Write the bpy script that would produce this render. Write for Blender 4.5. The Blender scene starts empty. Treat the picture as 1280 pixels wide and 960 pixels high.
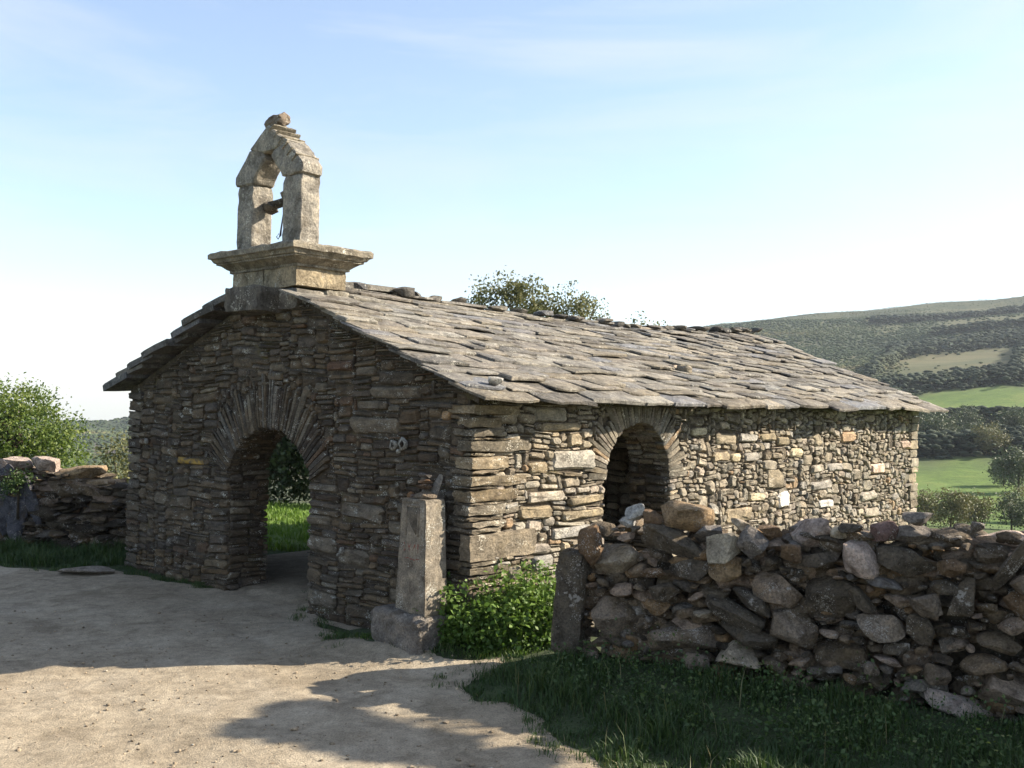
import bpy, bmesh, math, random
import numpy as np
from mathutils import Matrix, Vector

SC = bpy.context.scene
COL = SC.collection
rng = random.Random(7)
nrg = np.random.default_rng(7)
U = rng.uniform

# ------------------------------------------------------------------ camera
roll, pitch, EYE = math.radians(1.2), math.radians(1.05), 2.1
fw = Vector((0, math.cos(pitch), math.sin(pitch)))
up0 = Vector((0, -math.sin(pitch), math.cos(pitch)))
rt0 = Vector((1, 0, 0))
rt = math.cos(roll) * rt0 + math.sin(roll) * up0
up = -math.sin(roll) * rt0 + math.cos(roll) * up0
cam = bpy.data.objects.new('camera', bpy.data.cameras.new('camera'))
COL.objects.link(cam)
cam.data.sensor_width = 36.0
cam.data.lens = 36.0 * 1230 / 1280
cam.data.clip_start, cam.data.clip_end = 0.05, 6000
M = Matrix((rt, up, -fw)).transposed().to_4x4()
M.translation = Vector((0, 0, EYE))
cam.matrix_world = M
SC.camera = cam

# ------------------------------------------------------------------ light
SUN_EL, SUN_AZ = math.radians(29.5), math.radians(80.9)   # azimuth clockwise from +Y
w = bpy.data.worlds.new('World'); SC.world = w; w.use_nodes = True
nt = w.node_tree; nt.nodes.clear()
def N(nt, typ, **kw):
    n = nt.nodes.new(typ)
    for k, v in kw.items(): setattr(n, k, v)
    return n
sky = N(nt, 'ShaderNodeTexSky', sky_type='NISHITA', sun_disc=False, sun_elevation=SUN_EL, sun_rotation=SUN_AZ,
        altitude=900, air_density=1.0, dust_density=1.3, ozone_density=1.0)
tc = N(nt, 'ShaderNodeTexCoord')
mp = N(nt, 'ShaderNodeMapping'); mp.inputs['Scale'].default_value = (1.2, 1.2, 7.0); mp.inputs['Rotation'].default_value = (0.0, 0.22, 0.3)
nz = N(nt, 'ShaderNodeTexNoise'); nz.inputs['Scale'].default_value = 1.7; nz.inputs['Detail'].default_value = 7; nz.inputs['Roughness'].default_value = 0.55; nz.inputs['Distortion'].default_value = 0.5
rp = N(nt, 'ShaderNodeValToRGB'); rp.color_ramp.elements[0].position = 0.45; rp.color_ramp.elements[1].position = 0.80
rp.color_ramp.elements[0].color = (0.16, 0.16, 0.16, 1); rp.color_ramp.elements[1].color = (0.80, 0.80, 0.80, 1)   # thin veil of high cloud, thicker in streaks
mx = N(nt, 'ShaderNodeMix', data_type='RGBA'); mx.inputs['B'].default_value = (3.15, 3.35, 3.6, 1)
bg = N(nt, 'ShaderNodeBackground'); bg.inputs['Strength'].default_value = 0.105
wo = N(nt, 'ShaderNodeOutputWorld')
L = nt.links.new
L(tc.outputs['Generated'], mp.inputs['Vector']); L(mp.outputs[0], nz.inputs['Vector']); L(nz.outputs['Fac'], rp.inputs['Fac'])
L(rp.outputs['Color'], mx.inputs['Factor']); L(sky.outputs[0], mx.inputs['A']); L(mx.outputs['Result'], bg.inputs['Color']); L(bg.outputs[0], wo.inputs['Surface'])

sun = bpy.data.objects.new('sun', bpy.data.lights.new('sun', 'SUN')); COL.objects.link(sun)
sun.data.energy = 5.0; sun.data.angle = math.radians(0.5); sun.data.color = (1.0, 0.90, 0.74)
sd = Vector((math.sin(SUN_AZ) * math.cos(SUN_EL), math.cos(SUN_AZ) * math.cos(SUN_EL), math.sin(SUN_EL)))
sun.rotation_euler = sd.to_track_quat('Z', 'Y').to_euler()
sun.location = (20, 5, 30)
SC.view_settings.view_transform = 'Standard'; SC.view_settings.look = 'None'
SC.view_settings.exposure = 1.45; SC.view_settings.gamma = 1.0
SC.cycles.use_denoising = True
SC.cycles.max_bounces = 7; SC.cycles.diffuse_bounces = 5; SC.cycles.volume_bounces = 0

# ------------------------------------------------------------------ helpers
def fast(name, verts, faces, mat=None, parent=None, loc=None, col=None, rnd=None, smooth=False, sharp=None):
    """one mesh object from arrays; faces is (M,K) or a list of tuples"""
    me = bpy.data.meshes.new(name)
    if isinstance(faces, np.ndarray):
        V = np.asarray(verts, dtype=np.float32); F = faces.astype(np.int32); k = F.shape[1]
        me.vertices.add(len(V)); me.vertices.foreach_set('co', V.ravel())
        me.loops.add(F.size); me.loops.foreach_set('vertex_index', F.ravel())
        me.polygons.add(len(F)); me.polygons.foreach_set('loop_start', np.arange(0, F.size, k, dtype=np.int32))
        me.update(calc_edges=True)
    else:
        me.from_pydata([tuple(map(float, v)) for v in verts], [], faces)
        me.update()
    n = len(me.vertices)
    if col is not None:
        c = np.ones((n, 4), dtype=np.float32); c[:, :3] = np.asarray(col, dtype=np.float32)
        a = me.attributes.new('tint', 'FLOAT_COLOR', 'POINT'); a.data.foreach_set('color', c.ravel())
    if rnd is not None:
        r = np.zeros(n, dtype=np.float32); r[:] = rnd
        a = me.attributes.new('rnd', 'FLOAT', 'POINT'); a.data.foreach_set('value', r)
    if smooth:
        me.shade_smooth()
        if sharp: me.set_sharp_from_angle(angle=math.radians(sharp))
    if mat: me.materials.append(mat)
    o = bpy.data.objects.new(name, me); COL.objects.link(o)
    if parent: o.parent = parent
    if loc is not None: o.location = loc
    return o

def tag(o, label=None, cat=None, group=None, kind=None):
    if label: o['label'] = label
    if cat: o['category'] = cat
    if group: o['group'] = group
    if kind: o['kind'] = kind
    return o
def empty(name, label, cat, loc=(0, 0, 0), rz=0, group=None):
    o = bpy.data.objects.new(name, None); COL.objects.link(o); o.location = loc; o.rotation_euler = (0, 0, rz)
    return tag(o, label, cat, group)

class Joined:
    def __init__(s): s.v = []; s.f = []; s.c = []; s.r = []; s.n = 0
    def add(s, v, f, c, r):
        s.f += [tuple(i + s.n for i in q) for q in f]; s.v += [tuple(p) for p in v]; s.n += len(v)
        s.c += [c] * len(v); s.r += [r] * len(v)
    def build(s, name, mat, parent, sharp=38):
        if not s.v: return None
        return fast(name, s.v, s.f, mat, parent, col=np.array(s.c), rnd=np.array(s.r), smooth=True, sharp=sharp)

def mixmul(nt, a, b, fac=1.0, mode='MULTIPLY'):
    m = N(nt, 'ShaderNodeMix', data_type='RGBA', blend_type=mode); m.inputs['Factor'].default_value = fac
    nt.links.new(a, m.inputs['A'])
    if hasattr(b, 'links'): nt.links.new(b, m.inputs['B'])
    else: m.inputs['B'].default_value = b
    return m
def ramp(nt, fac, stops, interp='LINEAR'):
    r = N(nt, 'ShaderNodeValToRGB'); r.color_ramp.interpolation = interp
    el = r.color_ramp.elements
    while len(el) < len(stops): el.new(0.5)
    for e, (p, c) in zip(el, stops):
        e.position = p; e.color = (*c, 1) if len(c) == 3 else c
    nt.links.new(fac, r.inputs['Fac']); return r
def noise(nt, vec, scale, detail=5, rough=0.55, dist=0.0):
    n = N(nt, 'ShaderNodeTexNoise'); n.inputs['Scale'].default_value = scale; n.inputs['Detail'].default_value = detail
    n.inputs['Roughness'].default_value = rough; n.inputs['Distortion'].default_value = dist
    nt.links.new(vec, n.inputs['Vector']); return n
def newmat(name, rough=0.9):
    m = bpy.data.materials.new(name); m.use_nodes = True; nt = m.node_tree
    b = nt.nodes['Principled BSDF']; b.inputs['Roughness'].default_value = rough
    if 'Specular IOR Level' in b.inputs: b.inputs['Specular IOR Level'].default_value = 0.25
    return m, nt, b
def offset_vec(nt):
    """object coordinates shifted by the per-piece random value, so alike pieces differ"""
    tc = N(nt, 'ShaderNodeTexCoord'); at = N(nt, 'ShaderNodeAttribute', attribute_name='rnd')
    mul = N(nt, 'ShaderNodeMath', operation='MULTIPLY'); mul.inputs[1].default_value = 37.0
    nt.links.new(at.outputs['Fac'], mul.inputs[0])
    ad = N(nt, 'ShaderNodeVectorMath', operation='ADD')
    nt.links.new(tc.outputs['Object'], ad.inputs[0]); nt.links.new(mul.outputs[0], ad.inputs[1])
    return ad.outputs[0], at
def stone_mat(name, lichen=0.5, lichen_col=(0.42, 0.41, 0.36), moss=0.15, moss_col=(0.14, 0.12, 0.04), stretch=(1, 1, 1), bump=0.5, grain=1.0, bdist=0.03, speck=0.345, use_tint=True, base=(0.2, 0.18, 0.15)):
    m, nt, b = newmat(name, 0.93); L = nt.links.new
    vec, at = offset_vec(nt)
    mp = N(nt, 'ShaderNodeMapping'); mp.inputs['Scale'].default_value = stretch; L(vec, mp.inputs['Vector']); v = mp.outputs[0]
    if use_tint:
        t = N(nt, 'ShaderNodeAttribute', attribute_name='tint').outputs['Color']
    else:
        r = N(nt, 'ShaderNodeRGB'); r.outputs[0].default_value = (*base, 1); t = r.outputs[0]
    n1 = noise(nt, v, 7 * grain, 6, 0.6, 0.4); r1 = ramp(nt, n1.outputs['Fac'], [(0.30, (0.48, 0.44, 0.40)), (0.5, (1.0, 0.97, 0.93)), (0.72, (1.55, 1.45, 1.30))])
    c = mixmul(nt, t, r1.outputs['Color'])
    n2 = noise(nt, v, 45 * grain, 6, 0.7); r2 = ramp(nt, n2.outputs['Fac'], [(0.32, (0.5, 0.5, 0.5)), (0.52, (1.02, 1.02, 1.02)), (0.74, (1.5, 1.5, 1.5))])
    c = mixmul(nt, c.outputs['Result'], r2.outputs['Color'])
    # rusty / mossy film
    n3 = noise(nt, v, 4.0 * grain, 5, 0.6, 0.6); r3 = ramp(nt, n3.outputs['Fac'], [(0.55, (0, 0, 0)), (0.75, (moss * 2,) * 3)])
    mm = N(nt, 'ShaderNodeMix', data_type='RGBA'); L(r3.outputs['Color'], mm.inputs['Factor']); L(c.outputs['Result'], mm.inputs['A']); mm.inputs['B'].default_value = (*moss_col, 1)
    # crusty lichen spots
    n4 = noise(nt, v, 22 * grain, 4, 0.65, 0.2); n5 = noise(nt, v, 3.0 * grain, 3)
    sub = N(nt, 'ShaderNodeMath', operation='MULTIPLY'); L(n4.outputs['Fac'], sub.inputs[0]); L(n5.outputs['Fac'], sub.inputs[1])
    th = 0.46 - 0.16 * lichen
    r4 = ramp(nt, sub.outputs[0], [(th, (0, 0, 0)), (th + 0.05, (0.85,) * 3)])
    ml = N(nt, 'ShaderNodeMix', data_type='RGBA'); L(r4.outputs['Color'], ml.inputs['Factor']); L(mm.outputs['Result'], ml.inputs['A']); ml.inputs['B'].default_value = (*lichen_col, 1)
    n7 = noise(nt, v, 75 * grain, 3, 0.6); n8 = noise(nt, v, 6.0, 4, 0.6); pr = N(nt, 'ShaderNodeMath', operation='MULTIPLY'); L(n7.outputs['Fac'], pr.inputs[0]); L(n8.outputs['Fac'], pr.inputs[1])
    r7 = ramp(nt, pr.outputs[0], [(speck, (0, 0, 0)), (speck + 0.035, (0.9,) * 3)])
    ms = N(nt, 'ShaderNodeMix', data_type='RGBA'); L(r7.outputs['Color'], ms.inputs['Factor']); L(ml.outputs['Result'], ms.inputs['A']); ms.inputs['B'].default_value = (*[x * 1.1 for x in lichen_col], 1)
    L(ms.outputs['Result'], b.inputs['Base Color'])
    n6 = noise(nt, v, 28 * grain, 8, 0.72, 0.3)
    ad = N(nt, 'ShaderNodeMath', operation='MULTIPLY_ADD'); L(n1.outputs['Fac'], ad.inputs[0]); ad.inputs[1].default_value = 1.4; L(n6.outputs['Fac'], ad.inputs[2])
    bp = N(nt, 'ShaderNodeBump'); bp.inputs['Strength'].default_value = bump; bp.inputs['Distance'].default_value = bdist
    L(ad.outputs[0], bp.inputs['Height']); L(bp.outputs[0], b.inputs['Normal'])
    return m
MAT = {}
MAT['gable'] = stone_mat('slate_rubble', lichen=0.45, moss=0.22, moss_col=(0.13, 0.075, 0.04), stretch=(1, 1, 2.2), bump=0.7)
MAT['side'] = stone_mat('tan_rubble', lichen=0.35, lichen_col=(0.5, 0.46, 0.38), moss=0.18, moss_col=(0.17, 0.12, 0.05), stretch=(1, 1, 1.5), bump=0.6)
MAT['slate'] = stone_mat('roof_slate', lichen=0.72, lichen_col=(0.38, 0.36, 0.31), moss=0.30, moss_col=(0.22, 0.185, 0.125), bump=0.8, grain=1.25)
MAT['field'] = stone_mat('field_stone', lichen=0.62, lichen_col=(0.44, 0.40, 0.35), moss=0.32, moss_col=(0.13, 0.085, 0.035), bump=1.0, bdist=0.05, grain=1.3)
MAT['dressed'] = stone_mat('weathered_ashlar', lichen=0.62, lichen_col=(0.46, 0.43, 0.36), moss=0.36, moss_col=(0.10, 0.078, 0.05), bump=0.8, grain=0.9)
MAT['granite'] = stone_mat('pillar_granite', lichen=0.1, moss=0.15, moss_col=(0.12, 0.10, 0.06), bump=0.35, grain=1.5)
MAT['mortar'] = stone_mat('earth_core', lichen=0.0, moss=0.3, bump=0.8, use_tint=False, base=(0.075, 0.062, 0.047))
MAT['wood'] = stone_mat('old_oak', lichen=0.2, stretch=(1, 5, 5), bump=0.6, use_tint=False, base=(0.06, 0.05, 0.04))
MAT['pebble'] = stone_mat('pebbles', lichen=0.0, moss=0.05, bump=0.3)
def flatmat(name, c, rough=0.8, metal=0):
    m, nt, b = newmat(name, rough); b.inputs['Base Color'].default_value = (*c, 1); b.inputs['Metallic'].default_value = metal; return m
MAT['wire'] = flatmat('rusty_wire', (0.03, 0.035, 0.05), 0.6, 0.3)
def patchy(name, c, c2, scale=20):
    m, nt, b = newmat(name, 0.9)
    tc = N(nt, 'ShaderNodeTexCoord'); n = noise(nt, tc.outputs['Object'], scale, 5, 0.65); r = ramp(nt, n.outputs['Fac'], [(0.42, c), (0.6, c2)])
    nt.links.new(r.outputs['Color'], b.inputs['Base Color']); return m
MAT['redpaint'] = patchy('worn_red_paint', (0.20, 0.05, 0.035), (0.13, 0.10, 0.08), 45)
MAT['yellowpaint'] = patchy('worn_yellow_paint', (0.34, 0.215, 0.05), (0.11, 0.09, 0.065), 16)
MAT['lichen'] = patchy('white_lichen', (0.26, 0.25, 0.22), (0.11, 0.10, 0.085), 42)
def leaf_mat(name, stops, trans=0.35, rough=0.6):
    m = bpy.data.materials.new(name); m.use_nodes = True; nt = m.node_tree; L = nt.links.new
    b = nt.nodes['Principled BSDF']; out = nt.nodes['Material Output']; b.inputs['Roughness'].default_value = rough
    at = N(nt, 'ShaderNodeAttribute', attribute_name='rnd')
    r = ramp(nt, at.outputs['Fac'], stops); L(r.outputs['Color'], b.inputs['Base Color'])
    tr = N(nt, 'ShaderNodeBsdfTranslucent'); L(r.outputs['Color'], tr.inputs['Color'])
    ms = N(nt, 'ShaderNodeMixShader'); ms.inputs['Fac'].default_value = trans
    L(b.outputs[0], ms.inputs[1]); L(tr.outputs[0], ms.inputs[2]); L(ms.outputs[0], out.inputs['Surface'])
    return m
MAT['leaf_bright'] = leaf_mat('bright_leaves', [(0, (0.04, 0.075, 0.012)), (0.5, (0.10, 0.15, 0.022)), (1, (0.20, 0.23, 0.05))], 0.4)
MAT['leaf_grey'] = leaf_mat('greyish_leaves', [(0, (0.07, 0.08, 0.03)), (0.5, (0.13, 0.135, 0.05)), (1, (0.21, 0.195, 0.08))], 0.45)
MAT['leaf_far'] = leaf_mat('far_leaves', [(0, (0.028, 0.045, 0.016)), (0.5, (0.05, 0.075, 0.024)), (1, (0.09, 0.10, 0.035))], 0.15)
MAT['leaf_yellow'] = leaf_mat('yellowing_leaves', [(0, (0.06, 0.07, 0.02)), (0.5, (0.11, 0.11, 0.03)), (1, (0.18, 0.15, 0.05))], 0.2)
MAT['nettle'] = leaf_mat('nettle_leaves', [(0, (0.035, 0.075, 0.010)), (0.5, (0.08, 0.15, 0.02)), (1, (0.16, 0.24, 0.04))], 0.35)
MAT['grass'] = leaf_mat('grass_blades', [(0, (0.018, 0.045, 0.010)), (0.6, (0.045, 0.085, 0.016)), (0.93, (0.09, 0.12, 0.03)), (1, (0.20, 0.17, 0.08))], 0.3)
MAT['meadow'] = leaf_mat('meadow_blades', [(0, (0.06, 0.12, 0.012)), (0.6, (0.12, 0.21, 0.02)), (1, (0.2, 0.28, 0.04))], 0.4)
MAT['scrub'] = leaf_mat('hill_scrub', [(0, (0.022, 0.038, 0.012)), (0.5, (0.036, 0.056, 0.018)), (0.85, (0.070, 0.080, 0.028)), (1, (0.11, 0.098, 0.04))], 0.0, 1.0)
MAT['hedge'] = leaf_mat('hedge_scrub', [(0, (0.012, 0.022, 0.010)), (0.6, (0.022, 0.034, 0.014)), (1, (0.045, 0.055, 0.022))], 0.0, 1.0)
MAT['bark'] = stone_mat('bark', lichen=0.3, stretch=(2, 2, 0.4), bump=0.8, use_tint=False, base=(0.07, 0.055, 0.04))

def roundbox(sx, sy, sz, r=0.03, n=5, jit=0.01, seed=None):
    rr = np.random.default_rng(seed if seed is not None else rng.randrange(1 << 30))
    bm = bmesh.new(); bmesh.ops.create_cube(bm, size=2.0); bmesh.ops.subdivide_edges(bm, edges=bm.edges[:], cuts=n, use_grid_fill=True)
    V = np.array([v.co[:] for v in bm.verts]); F = [tuple(v.index for v in f.verts) for f in bm.faces]; bm.free()
    h = np.array([sx, sy, sz]) / 2; P = np.sign(V) * np.abs(V) ** 0.8 * h
    q = np.clip(P, -(h - r), h - r); d = P - q; l = np.linalg.norm(d, axis=1, keepdims=True); P = np.where(l > 1e-9, q + d / np.maximum(l, 1e-9) * r, P)
    ph = rr.uniform(0, 6.28, (3, 3)); k = rr.uniform(6, 14, (3, 3))
    D = np.stack([sum(np.sin(P[:, j] * k[i, j] + ph[i, j]) for j in range(3)) for i in range(3)], axis=1) / 3
    P = P + D * jit * 0.8 + rr.normal(0, jit * 0.45, P.shape)
    return P, F

_ico = {}
def ico(n):
    if n not in _ico:
        bm = bmesh.new(); bmesh.ops.create_icosphere(bm, subdivisions=n, radius=1.0)
        _ico[n] = (np.array([v.co[:] for v in bm.verts]), [tuple(v.index for v in f.verts) for f in bm.faces]); bm.free()
    return _ico[n]
def rock(sx, sy, sz, seed, sub=3, planes=11, boxy=0.5):
    """faceted field stone that fills about sx * sy * sz"""
    rr = np.random.default_rng(seed); V, F = ico(sub); P = V.copy()
    # boxy superellipsoid
    e = 2 + 5 * boxy; P = P / (np.sum(np.abs(P) ** e, axis=1, keepdims=True) ** (1 / e))
    for _ in range(planes):
        n = rr.normal(size=3); n /= np.linalg.norm(n); d = rr.uniform(0.55, 0.97)
        ex = P @ n - d; P = P - np.maximum(ex, 0)[:, None] * n
    P = P / (np.abs(P).max(axis=0)) 
    ph = rr.uniform(0, 6.28, (3, 3))
    D = np.stack([np.sin(P @ rr.normal(0, 3, 3) + ph[i, 0]) + 0.5 * np.sin(P @ rr.normal(0, 7, 3) + ph[i, 1]) for i in range(3)], axis=1)
    P = P + D * 0.022 + rr.normal(0, 0.011, P.shape)
    return P * np.array([sx, sy, sz]) / 2, F
def rotm(axis, a): return np.array(Matrix.Rotation(a, 3, axis))

def tube(pts, radii, sides=6):
    pts = [Vector(p) for p in pts]; V = []; F = []
    for i, p in enumerate(pts):
        d = (pts[min(i + 1, len(pts) - 1)] - pts[max(i - 1, 0)]).normalized()
        a = d.orthogonal().normalized(); b = d.cross(a)
        for k in range(sides):
            t = 2 * math.pi * k / sides; V.append(p + (a * math.cos(t) + b * math.sin(t)) * radii[i])
    for i in range(len(pts) - 1):
        for k in range(sides):
            F.append((i * sides + k, i * sides + (k + 1) % sides, (i + 1) * sides + (k + 1) % sides, (i + 1) * sides + k))
    F.append(tuple(range(sides))[::-1]); F.append(tuple(range((len(pts) - 1) * sides, len(pts) * sides)))
    return V, F

def leaves(P, size, up_bias=0.3, rg=nrg, elong=1.7):
    """diamond leaf quads at points P: arrays of verts, faces"""
    n = len(P); nn = rg.normal(size=(n, 3)); nn[:, 2] += up_bias * 2; nn /= np.linalg.norm(nn, axis=1, keepdims=True)
    t = rg.normal(size=(n, 3)); t -= (t * nn).sum(1, keepdims=True) * nn; t /= np.linalg.norm(t, axis=1, keepdims=True); s = np.cross(nn, t)
    l = (size * rg.uniform(0.6, 1.3, n))[:, None]; wd = l / elong
    V = np.stack([P - t * l * 0.5, P + s * wd * 0.5 + nn * l * 0.08, P + t * l * 0.5, P - s * wd * 0.5 + nn * l * 0.08], axis=1).reshape(-1, 3)
    return V, np.arange(4 * n).reshape(n, 4)
def crown_points(ells, nclump, per, spread, rg):
    """leaf positions in clumps spread through ellipsoids; returns points, clump ids, clump centres"""
    vol = np.array([e[3] * e[4] * e[5] for e in ells]) ** (2 / 3); pick = rg.choice(len(ells), nclump, p=vol / vol.sum())
    E = np.array(ells, dtype=float)[pick]; d = rg.normal(size=(nclump, 3)); d /= np.linalg.norm(d, axis=1, keepdims=True)
    r = rg.uniform(0.25, 1.0, nclump) ** 0.55
    Cc = E[:, :3] + d * r[:, None] * E[:, 3:6]
    sz = spread * rg.uniform(0.5, 1.4, nclump)
    P = np.repeat(Cc, per, axis=0) + rg.normal(size=(nclump * per, 3)) * np.repeat(sz, per)[:, None] * np.array([1, 1, 0.75])
    return P, np.repeat(np.arange(nclump), per), Cc

def make_tree(name, label, cat, loc, ells, nclump, per, spread, leaf, mat, trunk_h, trunk_r, limbs=9, group=None, seed=1, rz=0):
    rg = np.random.default_rng(seed); root = empty(name, label, cat, loc, rz, group)
    P, cid, Cc = crown_points(ells, nclump, per, spread, rg); V, F = leaves(P, leaf, 0.2, rg)
    cr = rg.uniform(0, 1, nclump); r = np.clip(cr[cid] * 0.55 + rg.uniform(0, 0.45, len(P)), 0, 1)
    c = fast('crown', V, F, mat, root, rnd=np.repeat(r, 4))
    J = Joined(); lean = rg.normal(0, 0.04, 2) * trunk_h
    top = Vector((lean[0], lean[1], trunk_h)); tv, tf = tube([(0, 0, -0.3), (lean[0] * .2, lean[1] * .2, trunk_h * .35), top * 0.75, top], [trunk_r * 1.25, trunk_r, trunk_r * .8, trunk_r * .55], 8); J.add(tv, tf, (0, 0, 0), 0)
    for i in range(limbs):
        q = Vector(Cc[rg.integers(len(Cc))]); s = top * rg.uniform(0.55, 1.0); m = s.lerp(q, 0.5) + Vector((0, 0, 0.12 * (q - s).length))
        tv, tf = tube([s, m, q], [trunk_r * .45, trunk_r * .28, trunk_r * .08], 5); J.add(tv, tf, (0, 0, 0), 0)
    fast('trunk', J.v, J.f, MAT['bark'], root, smooth=True, rnd=0.3)
    return root

# ------------------------------------------------------------------ terrain
PR_R = [0, 14, 30, 60, 110, 150, 190, 260, 300, 420, 650, 800, 1000, 1500, 4600]
PR_Z = [0, 0, -2.2, -5.5, -9.6, -8.2, -4.5, 3.6, 9.0, 25, 61, 88, 80, 32, -300]
PL_R = [0, 22, 60, 150, 300, 500, 800, 1000, 1500, 4600]
PL_Z = [0, 0, -4, -14, -22, -24, -18, -30, -70, -420]
def bumps(x, y):
    return np.sin(x * 0.9 + 1.3) * np.sin(y * 1.1 + 0.4) * 0.6 + np.sin(x * 2.3 + y * 1.7) * 0.25 + np.sin(x * 4.9 - y * 3.7 + 2) * 0.15
def zg(x, y):
    x = np.asarray(x, dtype=float); y = np.asarray(y, dtype=float)
    r = np.hypot(x, y); az = np.degrees(np.arctan2(x, y)); wgt = np.interp(az, [-22, 12, 27.5, 60], [0, .835, 1, 1.1])
    far = wgt * np.interp(r, PR_R, PR_Z) + (1 - wgt) * np.interp(r, PL_R, PL_Z)
    far = far + np.clip(r / 60 - 0.4, 0, 1) * (np.sin(x * 0.021 + 1) * np.sin(y * 0.017) * 2.0 + np.sin(x * 0.063) * np.sin(y * 0.05 + 2) * 0.6) * np.clip(r / 400, 0.2, 1.5)
    back = np.clip((np.abs(az) - 60) / 40, 0, 1); far = far * (1 - back) + back * (-0.004 * np.maximum(r - 15, 0))
    near = bumps(x, y) * 0.02
    near += 0.24 * np.exp(-(((x + 0.50) / 0.80) ** 2 + ((y - 8.32) / 0.50) ** 2))
    tt = (x - 0.35) * 0.89 - (y - 7.52) * 0.456; dd = (x - 0.35) * -0.456 + (y - 7.52) * -0.89      # along / in front of the field wall
    near += 0.20 * np.exp(-(dd / 0.60) ** 2) / (1 + np.exp(-(tt + 0.15) * 7))
    return far + near * np.clip(1.5 - r / 30, 0, 1)
def terrain():
    az = np.concatenate([np.linspace(-180, -60, 60, endpoint=False), np.linspace(-60, 60, 560, endpoint=False), np.linspace(60, 180, 61)])
    r = np.concatenate([np.linspace(0.3, 14, 70), np.geomspace(14.4, 60, 50), np.geomspace(62, 950, 120), np.geomspace(1000, 4500, 12)])
    A, R = np.meshgrid(np.radians(az), r, indexing='ij'); X = R * np.sin(A); Y = R * np.cos(A); Z = zg(X, Y)
    nA, nR = A.shape; V = np.stack([X, Y, Z], -1).reshape(-1, 3)
    i = np.arange(nA - 1)[:, None] * nR + np.arange(nR - 1)[None, :]; F = np.stack([i, i + 1, i + nR + 1, i + nR], -1).reshape(-1, 4)
    cov = cover(np.degrees(A).ravel(), R.ravel())
    return V, F, cov
def wob(az, r, s): return np.sin(az * 0.9 + s) * 6 + np.sin(az * 2.3 + r * 0.02 + s * 2) * 3
def band(r, a, b, soft=6): return 1 / (1 + np.exp(-(r - a) / soft)) * 1 / (1 + np.exp((r - b) / soft))
def cover(az, r):
    """(meadow, tan field, heath) amounts"""
    q = r + wob(az, r, 0.7); right = 1 / (1 + np.exp(-(az - 16) / 1.0))
    mead = right * np.maximum(band(q, 88, 172), band(q, 228, 292, 4))
    mead = np.maximum(mead, (1 - np.clip((r - 45) / 20, 0, 1)) * np.clip((r - 13.2) / 1.5, 0, 1))
    tan = right * np.maximum(band(q, 322, 472, 8) * np.clip((az - 19) / 3, 0, 1), band(q + (az - 24) * 4, 545, 640, 10) * np.clip((az - 22.5) / 1.5, 0, 1))
    tan = np.maximum(tan, .55 * right * band(q, 350, 770, 15) * np.clip((np.sin(az * 1.1 + r * .006) * np.sin(r * .017 - az * .5 + 1) - .25) * 5, 0, 1))
    heath = (1 - right) * band(q, 250, 520, 30)
    return np.stack([np.clip(mead, 0, 1), np.clip(tan, 0, 1), np.clip(heath, 0, 1)], -1)
gm, nt, b = newmat('turf_and_moor', 1.0); L = nt.links.new
tc = N(nt, 'ShaderNodeTexCoord'); at = N(nt, 'ShaderNodeAttribute', attribute_name='tint'); sp = N(nt, 'ShaderNodeSeparateColor'); L(at.outputs['Color'], sp.inputs[0])
nA = noise(nt, tc.outputs['Object'], 0.035, 8, 0.65, 0.6); nB = noise(nt, tc.outputs['Object'], 0.11, 9, 0.72, 0.4); nC = noise(nt, tc.outputs['Object'], 6.0, 6, 0.7)
moor = ramp(nt, nA.outputs['Fac'], [(0.35, (0.030, 0.042, 0.018)), (0.5, (0.045, 0.058, 0.024)), (0.65, (0.075, 0.078, 0.034))])
mead = ramp(nt, nB.outputs['Fac'], [(0.32, (0.055, 0.100, 0.016)), (0.52, (0.092, 0.145, 0.022)), (0.70, (0.150, 0.175, 0.045))])
tanc = ramp(nt, nA.outputs['Fac'], [(0.35, (0.060, 0.068, 0.026)), (0.5, (0.085, 0.086, 0.034)), (0.65, (0.120, 0.106, 0.048))])
m1 = N(nt, 'ShaderNodeMix', data_type='RGBA'); L(sp.outputs[1], m1.inputs['Factor']); L(moor.outputs[0], m1.inputs['A']); L(tanc.outputs[0], m1.inputs['B'])
m2 = N(nt, 'ShaderNodeMix', data_type='RGBA'); L(sp.outputs[2], m2.inputs['Factor']); L(m1.outputs['Result'], m2.inputs['A']); m2.inputs['B'].default_value = (0.085, 0.062, 0.055, 1)
m3 = N(nt, 'ShaderNodeMix', data_type='RGBA'); L(sp.outputs[0], m3.inputs['Factor']); L(m2.outputs['Result'], m3.inputs['A']); L(mead.outputs[0], m3.inputs['B'])
rv = ramp(nt, nC.outputs['Fac'], [(0.3, (0.7,) * 3), (0.7, (1.25,) * 3)]); m4 = mixmul(nt, m3.outputs['Result'], rv.outputs[0])
nD = noise(nt, tc.outputs['Object'], 1.1, 5, 0.7); rD = ramp(nt, nD.outputs['Fac'], [(0.3, (0.75,) * 3), (0.7, (1.2,) * 3)]); m5 = mixmul(nt, m4.outputs['Result'], rD.outputs[0])
L(m5.outputs['Result'], b.inputs['Base Color'])
bp = N(nt, 'ShaderNodeBump'); bp.inputs['Strength'].default_value = 0.6; bp.inputs['Distance'].default_value = 0.6; L(nB.outputs['Fac'], bp.inputs['Height']); L(bp.outputs[0], b.inputs['Normal'])
V, F, cov = terrain()
g = fast('ground', V, F, gm, col=cov, smooth=True); tag(g, kind='structure')

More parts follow.
